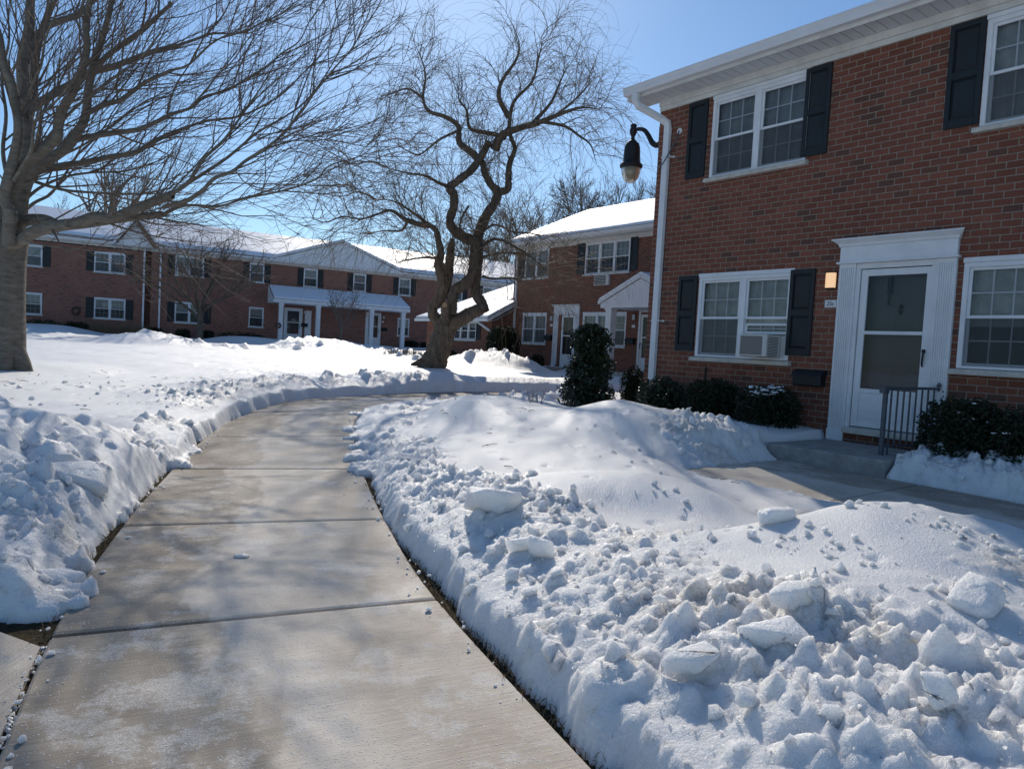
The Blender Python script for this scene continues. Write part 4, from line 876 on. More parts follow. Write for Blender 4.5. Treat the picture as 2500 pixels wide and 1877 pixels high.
mb = MB(); mb.slab([(-.3, -.47, 5.88), (-.3, 4.5, 8.12), (-.3, 4.5, 8.28), (-.3, -.47, 6.04)], (.022, 0, 0)); mb.build('rake_board', M['alum'], h2)
downspout(h2, [(.2, -.5, 5.9), (.2, -.47, 5.8), (.24, -.1, 5.6), (.25, -.05, 5.5), (.25, -.05, 2.0), (.25, -.05, .7)], .10, .07)
door_surround(h2, 2.92, 4.47, .8, 3.02, 3.36); storm_door(h2, 3.40, 4.20, .82, 2.94, y=.03)
MB().lathe([(.06, 0), (.06, .42)], 6.2, 3.0, 10).build('vent_pipe', M['iron'], h2, loc=(0, 0, 7.62))
# porch gable
mb = MB(); mb.box(7.45, 7.72, -1.52, -1.25, .9, 3.05); mb.box(7.42, 7.75, -1.55, -1.22, 2.98, 3.06); mb.build('porch_post', M['white'], h2); MB().box(10.35, 10.62, -1.52, -1.25, .9, 3.05).build('porch_post', M['white'], h2)
mb = MB(); mb.slab([(7.2, -1.55, 3.06), (10.9, -1.55, 3.06), (10.9, -1.55, 3.20), (9.05, -1.55, 4.02), (7.2, -1.55, 3.20)], (0, .05, 0))
for k in range(22): mb.box(7.5+k*.15, 7.515+k*.15, -1.556, -1.551, 3.17, 3.16+.10+.40*max(0, 1.55-abs(7.5+k*.15-9.05)))
mb.box(7.2, 10.9, -1.5, 0, 3.07, 3.10); mb.build('porch_gable', M['white'], h2)
mb = MB(); mb.slab([(7.1, -1.60, 3.19), (9.05, -1.60, 4.05), (9.05, -1.60, 4.17), (7.1, -1.60, 3.31)], (0, 1.6, 0)); mb.slab([(11.0, -1.60, 3.19), (9.052, -1.60, 4.05), (9.052, -1.60, 4.17), (11.0, -1.60, 3.31)], (0, 1.6, 0)); pr = mb.build('porch_roof', M['white'], h2)
mb = MB(); mb.slab([(7.12, -1.58, 3.325), (9.05, -1.58, 4.175), (9.05, -1.58, 4.25), (7.12, -1.58, 3.39)], (0, 1.5, 0)); mb.slab([(10.98, -1.58, 3.325), (9.053, -1.58, 4.175), (9.053, -1.58, 4.25), (10.98, -1.58, 3.39)], (0, 1.5, 0)); mb.build('porch_snow', M['roof_snow'], pr)
MB().box(7.2, 11, -1.9, -.02, .5, .83).build('porch_floor', M['step'], h2)
mb = MB(); mb.box(7.66, 7.749, -.03, .09, .84, 3.02); mb.box(8.651, 8.74, -.03, .09, .84, 3.02); mb.box(7.66, 8.74, -.03, .09, 3.021, 3.10); mb.build('door_trim', M['white'], h2); storm_door(h2, 7.75, 8.65, .86, 2.94, y=.03, flip=True)
lantern('unlit pale wall light left of the white-framed middle house door', to_world(P2, RZ1, (2.76, 0, 2.68)), RZ1, False)
lantern('unlit pale wall light under the porch gable of the middle house', to_world(P2, RZ1, (7.42, 0, 2.72)), RZ1, False)
number_plate('tiny number plate left of the middle house white doorway', to_world(P2, RZ1, (2.76, 0, 2.52)), RZ1)
number_plate('tiny number plate beside the porch door of the middle house', to_world(P2, RZ1, (7.40, 0, 2.51)), RZ1)
mailbox('black mailbox between the lower left window and the middle house door', to_world(P2, RZ1, (2.66, 0, 1.88)), RZ1)
mailbox('black mailbox beside the porch door of the middle house', to_world(P2, RZ1, (7.33, 0, 1.85)), RZ1)
a2 = thing('air_conditioner', 'louvred air conditioner sleeve below the triple upper window', 'air conditioner', to_world(P2, RZ1, (5.66, 0, 4.06)), RZ1)
MB().box(-.40, .40, -.10, 0, 0, .40).build('sleeve', M['ac'], a2)
mb = MB()
for k in range(6): mb.box(-.36, .22, -.112, -.104, .03+k*.06, .055+k*.06)
mb.build('louvre', M['ac'], a2); MB().box(-.37, .23, -.104, -.101, .02, .38).build('opening', M['dark'], a2)
t = thing('doorstep', 'concrete doorstep before the middle house white doorway', 'doorstep', to_world(P2, RZ1, (3.7, -.8, 0)), RZ1)
MB().box(-.9, .9, -.8, .79, .4, .80).build('slab', M['step'], t, bevel=.02)

# one-storey wing
wg = thing('brick_wing', 'low one-storey brick wing with snowy hip roof behind the willow', 'house', to_world(P2, RZ1, (0, 0, 0)), RZ1)
ww = [(-2.95, -1.02, 1.76, 2.58)]
mb = MB(); wall_front(mb, -5.35, .12, .2, 2.72, ww, y=-1.2)
mb.quad((.12, -1.2, .2), (.12, 0, .2), (.12, 0, 3.45), (.12, -1.2, 2.72)); mb.quad((-5.35, 6, .2), (-5.35, -1.2, .2), (-5.35, -1.2, 2.72), (-5.35, 6, 2.72)); mb.build('wall', M['brick'], wg)
window(wg, *ww[0], n=3, y=-1.2, grid=(3, 2), up='curtain', low='unlit_room', blind=2.3)
for a, b in ((-3.36, -2.97), (-1.0, -.66)):
    s_ = shutter(wg, a, b, 1.76, 2.62, y=-1.202)
xe0, xe1, yfr, zev, sl = -5.95, .34, -1.58, 2.70, .53; yrg = 2.4; zrg = zev+sl*(yrg-yfr); xr_ = xe0+(yrg-yfr)
mb = MB(); mb.slab([(xe0, yfr, zev), (xe1, yfr, zev), (xe1, 0, zev+sl*-yfr), (-.32, 0, zev+sl*-yfr), (-.32, yrg, zrg), (xr_, yrg, zrg)], (0, 0, -.05)); mb.slab([(xe0, yfr, zev), (xr_, yrg, zrg), (xr_, 6, zrg), (xe0, 6, zev)], (0, 0, -.05)); wr = mb.build('roof', M['shingle'], wg)
mb = MB(); mb.slab([(xe0+.03, yfr+.03, zev+.02), (xe1-.03, yfr+.03, zev+.02), (xe1-.03, 0, zev+.004+sl*-yfr), (-.31, 0, zev+.004+sl*-yfr), (-.31, yrg, zrg+.004), (xr_, yrg, zrg+.004)], (0, 0, .09)); mb.slab([(xe0+.03, yfr+.03, zev+.018), (xr_, yrg, zrg+.002), (xr_, 6, zrg), (xe0+.03, 6, zev+.018)], (0, 0, .088)); mb.build('roof_snow', M['roof_snow'], wr, bevel=.03)
mb = MB(); mb.box(xe0, xe1, yfr-.02, yfr-.001, zev-.14, zev+.01); mb.box(xe0, xe1, yfr, -1.2, zev-.10, zev-.09); mb.slab([(xe1, yfr, zev-.16), (xe1, -.02, zev-.16+sl*-yfr), (xe1, -.02, zev-.01+sl*-yfr), (xe1, yfr, zev-.01)], (.022, 0, 0)); mb.slab([(.13, -1.2, zev-.1), (xe1, -1.2, zev-.1), (xe1, -.02, zev-.1+sl*1.2), (.13, -.02, zev-.1+sl*1.2)], (0, 0, .01)); mb.build('fascia', M['white'], wg)
downspout(wg, [(-.55, -1.6, 2.62), (-.5, -1.55, 2.56), (.1, -1.3, 2.2), (.2, -1.27, 2.1), (.2, -1.27, .8)], .09, .07)

# ------------------------------------------------------------------ long house across the green
A3 = math.radians(61); d3 = np.array([math.sin(A3), math.cos(A3)]); n3 = np.array([-math.cos(A3), math.sin(A3)]); RZ3 = PI/2-A3
P3 = (n3[0]*49, n3[1]*49, 0.05)
h3 = thing('brick_house', 'long two-storey brick house across the snowy green, in shade', 'house', P3, RZ3)
US, UT, LS, LT = 4.80, 5.98, 1.90, 3.14
up3 = [(-5.3, -3.8, 1), (-1.25, .36, 2), (3.05, 4.68, 2), (7.4, 8.3, 1), (10.83, 11.75, 1), (14.2, 15.1, 1), (17.5, 18.4, 1), (21.6, 22.5, 1), (24.2, 25.8, 2)]
lo3 = [(-4.62, -3.77, 1), (-1.2, .42, 2), (3.1, 4.75, 2), (7.45, 8.36, 1), (17.55, 18.43, 1), (21.6, 22.5, 1)]
drs = [(9.78, 10.74, 1.06, 3.2), (15.3, 16.2, 1.14, 3.3)]
op = [(a, b, US-(.22 if a < 1 else 0), UT-(.25 if a < 1 else 0)) for a, b, _ in up3]+[(a, b, LS-(.04 if a < 1 else 0), LT-(.1 if a < 1 else 0)) for a, b, _ in lo3]
mb = MB(); wall_front(mb, 1.75, 30, .2, 6.2, [o for o in op+drs if o[0] > 1.75]); wall_front(mb, -12, 1.42, .2, 6.0, [o for o in op if o[1] < 1.42], y=-.02)
mb.quad((1.42, -.02, .2), (1.42, .55, .2), (1.42, .55, 6), (1.42, -.02, 6)); mb.quad((1.42, .55, .2), (1.75, .55, .2), (1.75, .55, 6), (1.42, .55, 6)); mb.quad((1.75, .55, .2), (1.75, 0, .2), (1.75, 0, 6.2), (1.75, .55, 6.2)); mb.quad((30, 0, .2), (30, 9, .2), (30, 9, 6.2), (30, 0, 6.2)); mb.quad((-12, 9, .2), (-12, 0, .2), (-12, 0, 6), (-12, 9, 6)); mb.quad((30, 9, .2), (-12, 9, .2), (-12, 9, 6), (30, 9, 6))
mb.build('wall', M['brick_far'], h3)
k = 0
for i, (a, b, n_) in enumerate(up3):
    o = op[i]; window(h3, *o, n=n_, up=('curtain', 'curtain_dim')[i % 2], grid=(3, 2) if i in (1, 5, 6, 2) else None, y=-.02 if a < 1 else 0, head=.04, blind=(None, 5.3)[i % 2 == 0] if a > 1 else None, low='unlit_room')
    w_ = .38
    if a > 1: shutter(h3, a-w_-.02, a-.02, o[2], o[3]); shutter(h3, b+.02, b+w_+.02, o[2], o[3])
    elif a > -2: shutter(h3, a-w_-.02, a-.02, o[2], o[3], y=-.022); shutter(h3, b+.02, b+w_+.02, o[2], o[3], y=-.022)
    else: shutter(h3, b+.02, b+w_+.02, o[2], o[3], y=-.022)
for i, (a, b, n_) in enumerate(lo3):
    o = op[len(up3)+i]; window(h3, *o, n=n_, up='curtain', grid=(3, 2) if i in (0, 1, 4) else None, y=-.02 if a < 1 else 0, head=.03, blind=2.5 if i != 3 else 2.6, low='unlit_room')
    if i in (1, 2): shutter(h3, a-.42, a-.02, o[2], o[3], y=-.022 if a < 1 else -.002); shutter(h3, b+.02, b+.42, o[2], o[3], y=-.022 if a < 1 else -.002)
gable_roof(h3, -12.4, 30.5, -.47, 6.40, 4.5, 8.5, 9.47, snow=.12)
eaves(h3, -12.4, 30.5, -.45, 6.20, False, zf=6.06)
for x in (1.36, 2.24): downspout(h3, [(x, -.42, 6.2), (x, -.1, 6.0), (x, -.07, 5.9), (x, -.07, .9)], .10, .07)
# small brown-raked gable over the step in the wall
mb = MB(); mb.slab([(-.12, -.75, 6.2), (1.9, -.75, 6.2), (.89, -.75, 7.66)], (0, .04, 0)); mb.build('small_gable', M['white'], h3)
mb = MB(); mb.slab([(-.3, -1.15, 6.15), (.89, -1.15, 7.82), (.89, -1.15, 7.92), (-.3, -1.15, 6.27)], (0, 3.2, 0)); mb.slab([(2.1, -1.15, 6.15), (.892, -1.15, 7.82), (.892, -1.15, 7.92), (2.1, -1.15, 6.27)], (0, 3.2, 0)); sg = mb.build('small_gable_roof', M['alum'], h3)
mb = MB(); mb.slab([(-.3, -1.13, 6.28), (.89, -1.13, 7.93), (.89, -1.13, 8.02), (-.3, -1.13, 6.36)], (0, 3.1, 0)); mb.slab([(2.1, -1.13, 6.28), (.893, -1.13, 7.93), (.893, -1.13, 8.02), (2.1, -1.13, 6.36)], (0, 3.1, 0)); mb.build('small_gable_snow', M['roof_snow'], sg)
MB().slab([(.891, -1.17, 7.80), (2.06, -1.17, 6.18), (1.80, -1.17, 6.18), (.891, -1.17, 7.46)], (0, .3, 0)).build('brown_rake_board', M['tan'], h3)
# wide white gable over the porch
mb = MB(); mb.slab([(8.8, -.5, 6.36), (17.45, -.5, 6.36), (13.12, -.5, 7.92)], (0, .05, 0)); mb.build('wide_gable', M['white'], h3)
mb = MB(); mb.slab([(8.55, -.60, 6.33), (13.12, -.60, 7.93), (13.12, -.60, 8.03), (8.55, -.60, 6.45)], (0, 4.2, 0)); mb.slab([(17.7, -.60, 6.33), (13.122, -.60, 7.93), (13.122, -.60, 8.03), (17.7, -.60, 6.45)], (0, 4.2, 0)); wgr = mb.build('wide_gable_roof', M['alum'], h3)
mb = MB(); mb.slab([(8.56, -.56, 6.46), (13.12, -.56, 8.04), (13.12, -.56, 8.13), (8.56, -.56, 6.53)], (0, 4.2, 0)); mb.slab([(17.7, -.56, 6.46), (13.123, -.56, 8.04), (13.123, -.56, 8.13), (17.7, -.56, 6.53)], (0, 4.2, 0)); mb.build('wide_gable_snow', M['roof_snow'], wgr)
# porch
mb = MB(); mb.slab([(8.6, -.01, 4.70), (17.6, -.01, 4.70), (17.75, -1.98, 3.74), (8.6, -1.98, 3.74)], (0, 0, -.06)); prf = mb.build('porch_roof', M['shingle'], h3)
mb = MB(); mb.slab([(8.62, -.22, 4.605), (17.5, -.22, 4.605), (17.72, -1.97, 3.755), (8.62, -1.97, 3.755)], (0, 0, .11)); mb.build('porch_snow', M['roof_snow'], prf, bevel=.03)
mb = MB(); mb.box(8.6, 17.7, -2.0, -1.96, 3.52, 3.74); mb.box(8.6, 17.7, -1.95, -.03, 3.5, 3.52); mb.slab([(8.58, -1.98, 3.52), (8.58, -.02, 3.52), (8.58, -.02, 4.66), (8.58, -1.98, 3.72)], (.03, 0, 0)); mb.slab([(17.67, -1.98, 3.52), (17.67, -.02, 3.52), (17.67, -.02, 4.66), (17.67, -1.98, 3.72)], (.03, 0, 0)); mb.build('porch_beam', M['white'], h3)
for x in (9.1, 11.45, 15.03, 17.28):
    mb = MB(); mb.box(x-.13, x+.13, -1.93, -1.67, .85, 3.5); mb.box(x-.16, x+.16, -1.96, -1.64, 3.36, 3.499); mb.box(x-.15, x+.15, -1.95, -1.65, .85, 1.05); mb.build('porch_post', M['white'], h3)
for a, b, c, e_ in drs:
    mb = MB(); mb.box(a-.11, a-.001, -.03, .08, c, e_); mb.box(b+.001, b+.11, -.03, .08, c, e_); mb.box(a-.11, b+.11, -.03, .08, e_+.001, e_+.1); mb.build('door_trim', M['white'], h3); storm_door(h3, a, b, c, e_, y=.03)
mb = MB(); mb.box(11.02, 11.09, -.05, -.001, 1.1, 3.2); mb.box(11.36, 11.43, -.05, -.001, 1.1, 3.2); mb.box(11.09, 11.36, -.05, -.001, 3.1, 3.2); mb.box(11.09, 11.36, -.02, -.001, 1.1, 3.1); mb.build('sidelight', M['white'], h3)
mb = MB(); mb.box(8.6, 17.7, -2.3, -.05, .6, 1.0); mb.build('porch_floor', M['step'], h3)
for lbl, x, z, f in (('unlit pale wall light right of the left porch door of the long house', 11.0-.12+.35-.62, 2.95, 0), ('unlit pale wall light right of the right porch door of the long house', 16.5, 3.0, 0)): lantern(lbl, to_world(P3, RZ3, (x if x > 12 else 11.25-.25+.0-.0, -.0, z)), RZ3, False)
mailbox('dark mailbox right of the left porch door of the long house', to_world(P3, RZ3, (11.0-.02+.0, -.052, 2.1)), RZ3); mailbox('dark mailbox right of the right porch door of the long house', to_world(P3, RZ3, (16.55, 0, 2.15)), RZ3)
number_plate('small number plate right of the left porch door, long house', to_world(P3, RZ3, (11.22, -.052, 2.75)), RZ3); number_plate('small number plate right of the right porch door, long house', to_world(P3, RZ3, (16.45, 0, 2.8)), RZ3)
a3 = thing('air_conditioner', 'white window air conditioner in an upper window of the long house', 'air conditioner', to_world(P3, RZ3, (3.45, -.02, 4.84)), RZ3)
MB().box(-.32, .32, -.34, 0, 0, .40).build('case', M['white'], a3, bevel=.02); MB().box(-.26, .18, -.346, -.3405, .05, .35).build('coil_panel', M['ac_grille'], a3)
def wreath(label, base, rz, R):
    w = thing('wreath', label, 'wreath', base, rz); V_ = []; F_ = []
    for i in range(260):
        a = random.random()*6.28; r = R+random.gauss(0, R*.16); c = np.array([r*math.cos(a), random.uniform(-.07, 0), r*math.sin(a)]); u_ = np.array([random.gauss(0, 1) for _ in range(3)]); u_ /= np.linalg.norm(u_); v_ = np.cross(u_, [.3, .5, .8]); s_ = .05
        o = len(V_); V_ += [c-u_*s_, c+v_*s_*.5, c+u_*s_, c-v_*s_*.5]; F_.append((o, o+1, o+2, o+3))
    mb = MB().add(V_, F_); mb.build('greenery', M['twig'], w)
wreath('dark round wreath hung on the brick of the long house, far left', to_world(P3, RZ3, (-2.1, -.03, 2.2)), RZ3, .20); wreath('small dark wreath hung on the leftmost porch post', to_world(P3, RZ3, (8.92, -1.95, 2.05)), RZ3, .14)

# ------------------------------------------------------------------ shrubs
def leaf_shell(n, rx, ry, rz, size, seed, power=2.0, lump=.14, shape=None):
    R_ = np.random.default_rng(seed); dv = R_.normal(size=(n, 3)); dv /= np.linalg.norm(dv, axis=1)[:, None]
    lum = 1+lump*np.sin(dv@np.array([4.1, 2.7, 3.3])+seed)*np.sin(dv@np.array([-2.9, 4.7, 3.9])+2*seed)+lump*.6*np.sin(dv@np.array([9, -7, 8.])+seed)
    r = lum*(1-.28*R_.random(n)**2+.05*R_.normal(size=n))
    if shape == 'column':
        z = R_.uniform(-1, 1, n); a = R_.uniform(0, 6.283, n); wz = np.interp(z, [-1, -.75, -.3, .25, .7, .9, 1], [.74, 1.0, .95, .74, .70, .52, .2])*(1+.17*np.sin(5*z+3*a)+.13*np.sin(2*a+11*z)+.09*np.sin(5*a-17*z)); q = np.sqrt(R_.uniform(.40, 1, n))*(1+.10*R_.normal(size=n))
        c = np.stack([np.cos(a)*wz*q*rx, np.sin(a)*wz*q*ry, z*rz], 1)
    else:
        e_ = np.sign(dv)*np.abs(dv)**(2/power); e_ /= (np.abs(e_)**power).sum(1)[:, None]**(1/power); c = e_*r[:, None]*np.array([rx, ry, rz])
    u_ = R_.normal(size=(n, 3))+.6*dv; u_ /= np.linalg.norm(u_, axis=1)[:, None]; w_ = np.cross(u_, R_.normal(size=(n, 3))); w_ /= np.linalg.norm(w_, axis=1)[:, None]+1e-9; nn = np.cross(u_, w_)
    s_ = size*R_.uniform(.6, 1.35, n)[:, None]
    V_ = np.stack([c-u_*s_, c+w_*s_*.48+nn*s_*.12, c+u_*s_, c-w_*s_*.48+nn*s_*.12], 1).reshape(-1, 3)
    return V_, np.arange(4*n).reshape(n, 4), c
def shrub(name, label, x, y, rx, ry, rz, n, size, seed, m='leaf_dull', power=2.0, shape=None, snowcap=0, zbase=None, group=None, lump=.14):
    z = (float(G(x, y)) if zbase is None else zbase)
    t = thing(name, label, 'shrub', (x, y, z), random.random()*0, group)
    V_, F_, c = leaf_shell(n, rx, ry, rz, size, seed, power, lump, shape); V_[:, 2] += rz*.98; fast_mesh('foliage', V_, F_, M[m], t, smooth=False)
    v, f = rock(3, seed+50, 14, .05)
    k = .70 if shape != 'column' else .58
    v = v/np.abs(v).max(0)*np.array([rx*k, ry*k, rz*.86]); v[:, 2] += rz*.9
    fast_mesh('dark_core', v, f, M['shrub_core'], t)  # added solid core, coloured dark as inner shade and blocking the see-through
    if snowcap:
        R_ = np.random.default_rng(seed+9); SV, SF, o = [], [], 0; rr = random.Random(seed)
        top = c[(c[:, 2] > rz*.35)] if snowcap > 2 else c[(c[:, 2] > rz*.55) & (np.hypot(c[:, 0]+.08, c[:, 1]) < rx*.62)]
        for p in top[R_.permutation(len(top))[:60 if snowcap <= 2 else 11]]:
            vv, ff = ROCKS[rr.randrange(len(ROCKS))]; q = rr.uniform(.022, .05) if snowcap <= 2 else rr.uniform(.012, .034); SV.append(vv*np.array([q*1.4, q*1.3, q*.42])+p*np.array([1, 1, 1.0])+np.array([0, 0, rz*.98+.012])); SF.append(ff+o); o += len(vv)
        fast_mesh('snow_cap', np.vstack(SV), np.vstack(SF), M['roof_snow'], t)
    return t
def onf(s, o): p = SW(s, o); return float(p[0]), float(p[1])
x, y = 1.36, 12.75; shrub('holly_bush', 'tall columnar glossy holly bush standing before the brick corner', x, y, .44, .42, .86, 7500, .040, 3, 'leaf', shape='column', zbase=float(G(x, y))-.06)
SH = 'clipped evergreen shrubs under the near house wall'
for lab, px, py, wpx, hpx, o, n, sd_, cap in (
   ('narrow dark shrub just left of the white downspout', 1546, 945, 62, 96, -.25, 2200, 5, 0), ('round clipped shrub with sunlit crown right of the downspout', 1614, 972, 112, 100, .55, 3800, 6, 0),
   ('round shrub in front of the left lower window, without snow', 1741, 978, 134, 104, .5, 4200, 7, 0), ('round shrub with a white cap of snow below the mailbox', 1872, 1000, 150, 116, .55, 4600, 8, 2),
   ('dark shrub with snow flecks right of the iron railing', 2350, 1068, 190, 190, .55, 6200, 9, 3), ('dark shrub at the right edge of the picture, snow on its skirt', 2498, 1100, 200, 200, .55, 5200, 10, 3)):
    dvec = FW+RT*(px-1250)/CAM_F+UP*(938.5-py)/CAM_F; tt = (DB-o)/(dvec[0]*NB[0]+dvec[1]*NB[1]); p = dvec*tt; Yd = p[1]; r = wpx/2*Yd/CAM_F; rz = hpx/2*Yd/CAM_F
    shrub('clipped_shrub', lab, p[0], p[1], r, r*.9, rz, n, .024, sd_, 'leaf_dull' if sd_ != 6 else 'leaf', 2.4, snowcap=cap, zbase=p[2]+CAM_H-rz, group=SH, lump=.05)
# far shrubs
def wall3_y(px, py, o=.95):
    dv = FW+RT*(px-1250)/CAM_F+UP*(938.5-py)/CAM_F; return dv[1]*(49-o)/(dv[0]*n3[0]+dv[1]*n3[1])
def far_shrub(lab, px, py, wpx, hpx, Yd, sd_, n=900, size=.05, m='leaf_dull', power=2.3, name='clipped_shrub', group=None):
    p = at(px, py, Yd); r = wpx/2*Yd/CAM_F; rz = hpx/2*Yd/CAM_F; return shrub(name, lab, p[0], p[1], r, r*.8, rz, n, size, sd_, m, power, zbase=p[2]-rz, group=group, lump=.06)
far_shrub('large dark dome-shaped yew beside the wing and the downspout', 1228, 842, 82, 92, 29.6, 15, 4200, .05)
far_shrub('small loose bush left of the middle house doorstep', 1312, 882, 34, 34, 28.0, 16, 600)
far_shrub('low dark bush behind the willow trunk foot', 1095, 868, 40, 26, 31.0, 17, 500)
for i, (lab, px, py, w_, h_) in enumerate((('low dark hedge at the far left of the long house', 95, 798, 90, 36), ('dark clipped hedge block left of the two far downspouts', 186, 804, 56, 36), ('round dark shrub between the two far downspouts', 375, 815, 40, 32), ('dark shrub left of the small far tree trunk', 446, 818, 32, 28), ('dark shrub right of the small far tree trunk', 506, 820, 28, 26), ('low wide hedge left of the far porch', 590, 825, 100, 26), ('small dark shrub right of the far porch', 1003, 843, 34, 22), ('small dark shrub near the far right wall of the long house', 1040, 846, 30, 20))):
    Yd = wall3_y(px, py)
    far_shrub(lab, px, py, w_, h_, Yd, 20+i, 700, .07, power=3.0, group='low shrubs along the long house')
def grass_clump(name, lab, x, y, z, w, h, n, m='drygrass', group=None, th=.006):
    t = thing(name, lab, 'plant', (x, y, z), 0, group); P_, R_ = [], []
    for _ in range(n):
        a = random.random()*6.28; q = random.random()**.5*w; b = np.array([q*math.cos(a), q*math.sin(a)*.6, 0]); l = np.array([math.cos(a)*.25+random.gauss(0, .15), math.sin(a)*.2+random.gauss(0, .1), 1])*h*random.uniform(.6, 1.1)
        P_.append(np.stack([b, b+l*.5+np.array([0, 0, h*.04]), b+l])); R_.append(np.array([th, th*.7, th*.25]))
    V_, F_ = tube_arrays(P_, R_, 3); fast_mesh('stalks', V_, F_, M[m], t); return t
GR = 'dry ornamental grasses along the long house'
for lab, px, py, w_, h_ in (('dry tan grass clump by the far left hedge', 140, 812, .5, .75), ('wide dry grass clump under the far double window', 250, 815, .9, .85), ('dry grass clump next to the left far downspout', 325, 818, .8, .8)):
    p = at(px, py, wall3_y(px, py)); grass_clump('dry_grass', lab, p[0], p[1], p[2]-.1, w_, h_, 130, group=GR, th=.016)
for lab, x, y, h_ in (('short weed tuft poking through the snow near the holly', .38, 11.2, .22), ('few dry blades poking through snow at the holly foot', 1.0, 11.9, .2)): grass_clump('dry_tuft', lab, x, y, snow_z(x, y)-.02, .11, h_, 22, 'twig', th=.004)
for lab, px, py, w_ in (('brown leafless low shrub in snow left of the willow', 975, 866, .7), ('brown low shrub at the willow foot', 1015, 868, .6)):
    p = at(px, py, 33); grass_clump('dormant_shrub', lab, p[0], p[1], snow_z(p[0], p[1])-.02, w_, .35, 110, 'twig', th=.008)
# torn turf in the gap between path and bank
P_, R_ = [], []
for _ in range(1500):
    l = random.uniform(L0-2.0, L0+5.5); q = pedge(l, -(HALF+random.uniform(.0, .10))) if random.random() < .75 else pedge(random.uniform(L0-.05, L0+5), HALF+random.uniform(0, .06)); z = float(G(*q))-.03; a = random.random()*6.28; h_ = random.uniform(.02, .07); b = np.array([q[0], q[1], z]); l_ = np.array([math.cos(a)*.7, math.sin(a)*.7, random.uniform(.4, 1)])*h_
    P_.append(np.stack([b, b+l_*.55+np.array([0, 0, .008]), b+l_])); R_.append(np.array([.0022, .0018, .0006]))
V_, F_ = tube_arrays(P_, R_, 3); tag(fast_mesh('turf', V_, F_, M['drygrass']), 'thin dead grass blades in the bare gap beside the path', 'grass', kind='stuff')

# ------------------------------------------------------------------ trees
class Tree:
    def __init__(s): s.b = {}; s.limbs = []
    def add(s, P, R, n, part): s.b.setdefault((part, len(P), n), []).append((np.asarray(P, float), np.asarray(R, float)))
    def build(s, t, mats):
        for part in mats:
            VV, FF, o = [], [], 0
            for (p, k, n), L in s.b.items():
                if p != part: continue
                V_, F_ = tube_arrays([a for a, _ in L], [b for _, b in L], n); VV.append(V_); FF.append(F_+o); o += len(V_)
            if VV: fast_mesh(part, np.vstack(VV), np.vstack(FF), M[mats[part]], t)
def norm(v): return v/(np.linalg.norm(v)+1e-9)
def resample(P, n):
    P = np.asarray(P, float); L = np.concatenate([[0], np.cumsum(np.linalg.norm(np.diff(P, axis=0), axis=1))]); q = np.linspace(0, L[-1], n)
    return np.stack([np.interp(q, L, P[:, i]) for i in range(3)], 1), L[-1]
def shoot(p, dvec, L, k, up, jit, R_, bias=None, bw=0.0):
    P = [p]; dd = norm(dvec); st = L/(k-1)
    for i in range(k-1):
        dd = norm(dd+np.array([0, 0, up*st])+R_.normal(size=3)*jit*math.sqrt(st)+(bias*bw*st if bias is not None else 0)); P.append(P[-1]+dd*st)
    return np.array(P)
def side_dir(tan, ang, R_):
    q = R_.normal(size=3); q = norm(q-tan*(q@tan)); return norm(tan*math.cos(ang)+q*math.sin(ang))

# --- left tree: smooth grey bark, long sweeping branches
def s1(pts, Y0, Y1, kind):
    out = []
    for i, (a, b) in enumerate(pts):
        px, py = (a/2.679, b/2.679) if kind == 'A' else (400+a/2.967, b/2.967)
        tt_ = i/(len(pts)-1); out.append(at(px, py, Y0+(Y1-Y0)*tt_))
    return out
TY = 12.6
tb = at(0, 905, TY); tl = thing('bare_tree', 'big leafless grey-barked tree at the left edge with long sweeping branches', 'tree', tuple(tb), 0)
T1 = Tree(); R_ = np.random.default_rng(4)
O1 = np.array(tb)
def limb(T, P, r0, r1, O, part='trunk', n=9, wob=.0, pw=1.0):
    P = spline(np.asarray(P), 5); k = len(P); t_ = np.linspace(0, 1, k)**pw; R = r0+(r1-r0)*t_
    if wob: R = R*(1+wob*np.sin(np.arange(k)*1.3+r0*50))
    T.add(P-O, R, n, part); T.limbs.append((P, R)); return P, R
tr = [at(a, b, TY) for a, b in ((-8, 960), (-6, 930), (-4, 895), (0, 850), (0, 760), (1, 690), (3, 630), (8, 585), (18, 545))]
P = spline(np.array(tr), 6); k = len(P); rr_ = np.interp(np.linspace(0, 1, k), [0, .1, .2, .32, .6, .8, .92, 1], [.50, .44, .41, .39, .375, .38, .38, .28]); T1.add(P-O1, rr_, 22, 'trunk')
for a in ((0, 1.1), (1.9, .9), (2.9, .8), (4.3, 1.0), (5.4, .9)):      # root flare
    dd = np.array([math.cos(a[0]), math.sin(a[0]), 0]); T1.add([O1*0+np.array([0, 0, .35])+dd*.2, dd*.36+np.array([0, 0, .12]), dd*.44*a[1]+np.array([0, 0, -.05]), dd*.55*a[1]+np.array([0, 0, -.25])], [.22, .17, .11, .05], 8, 'trunk')
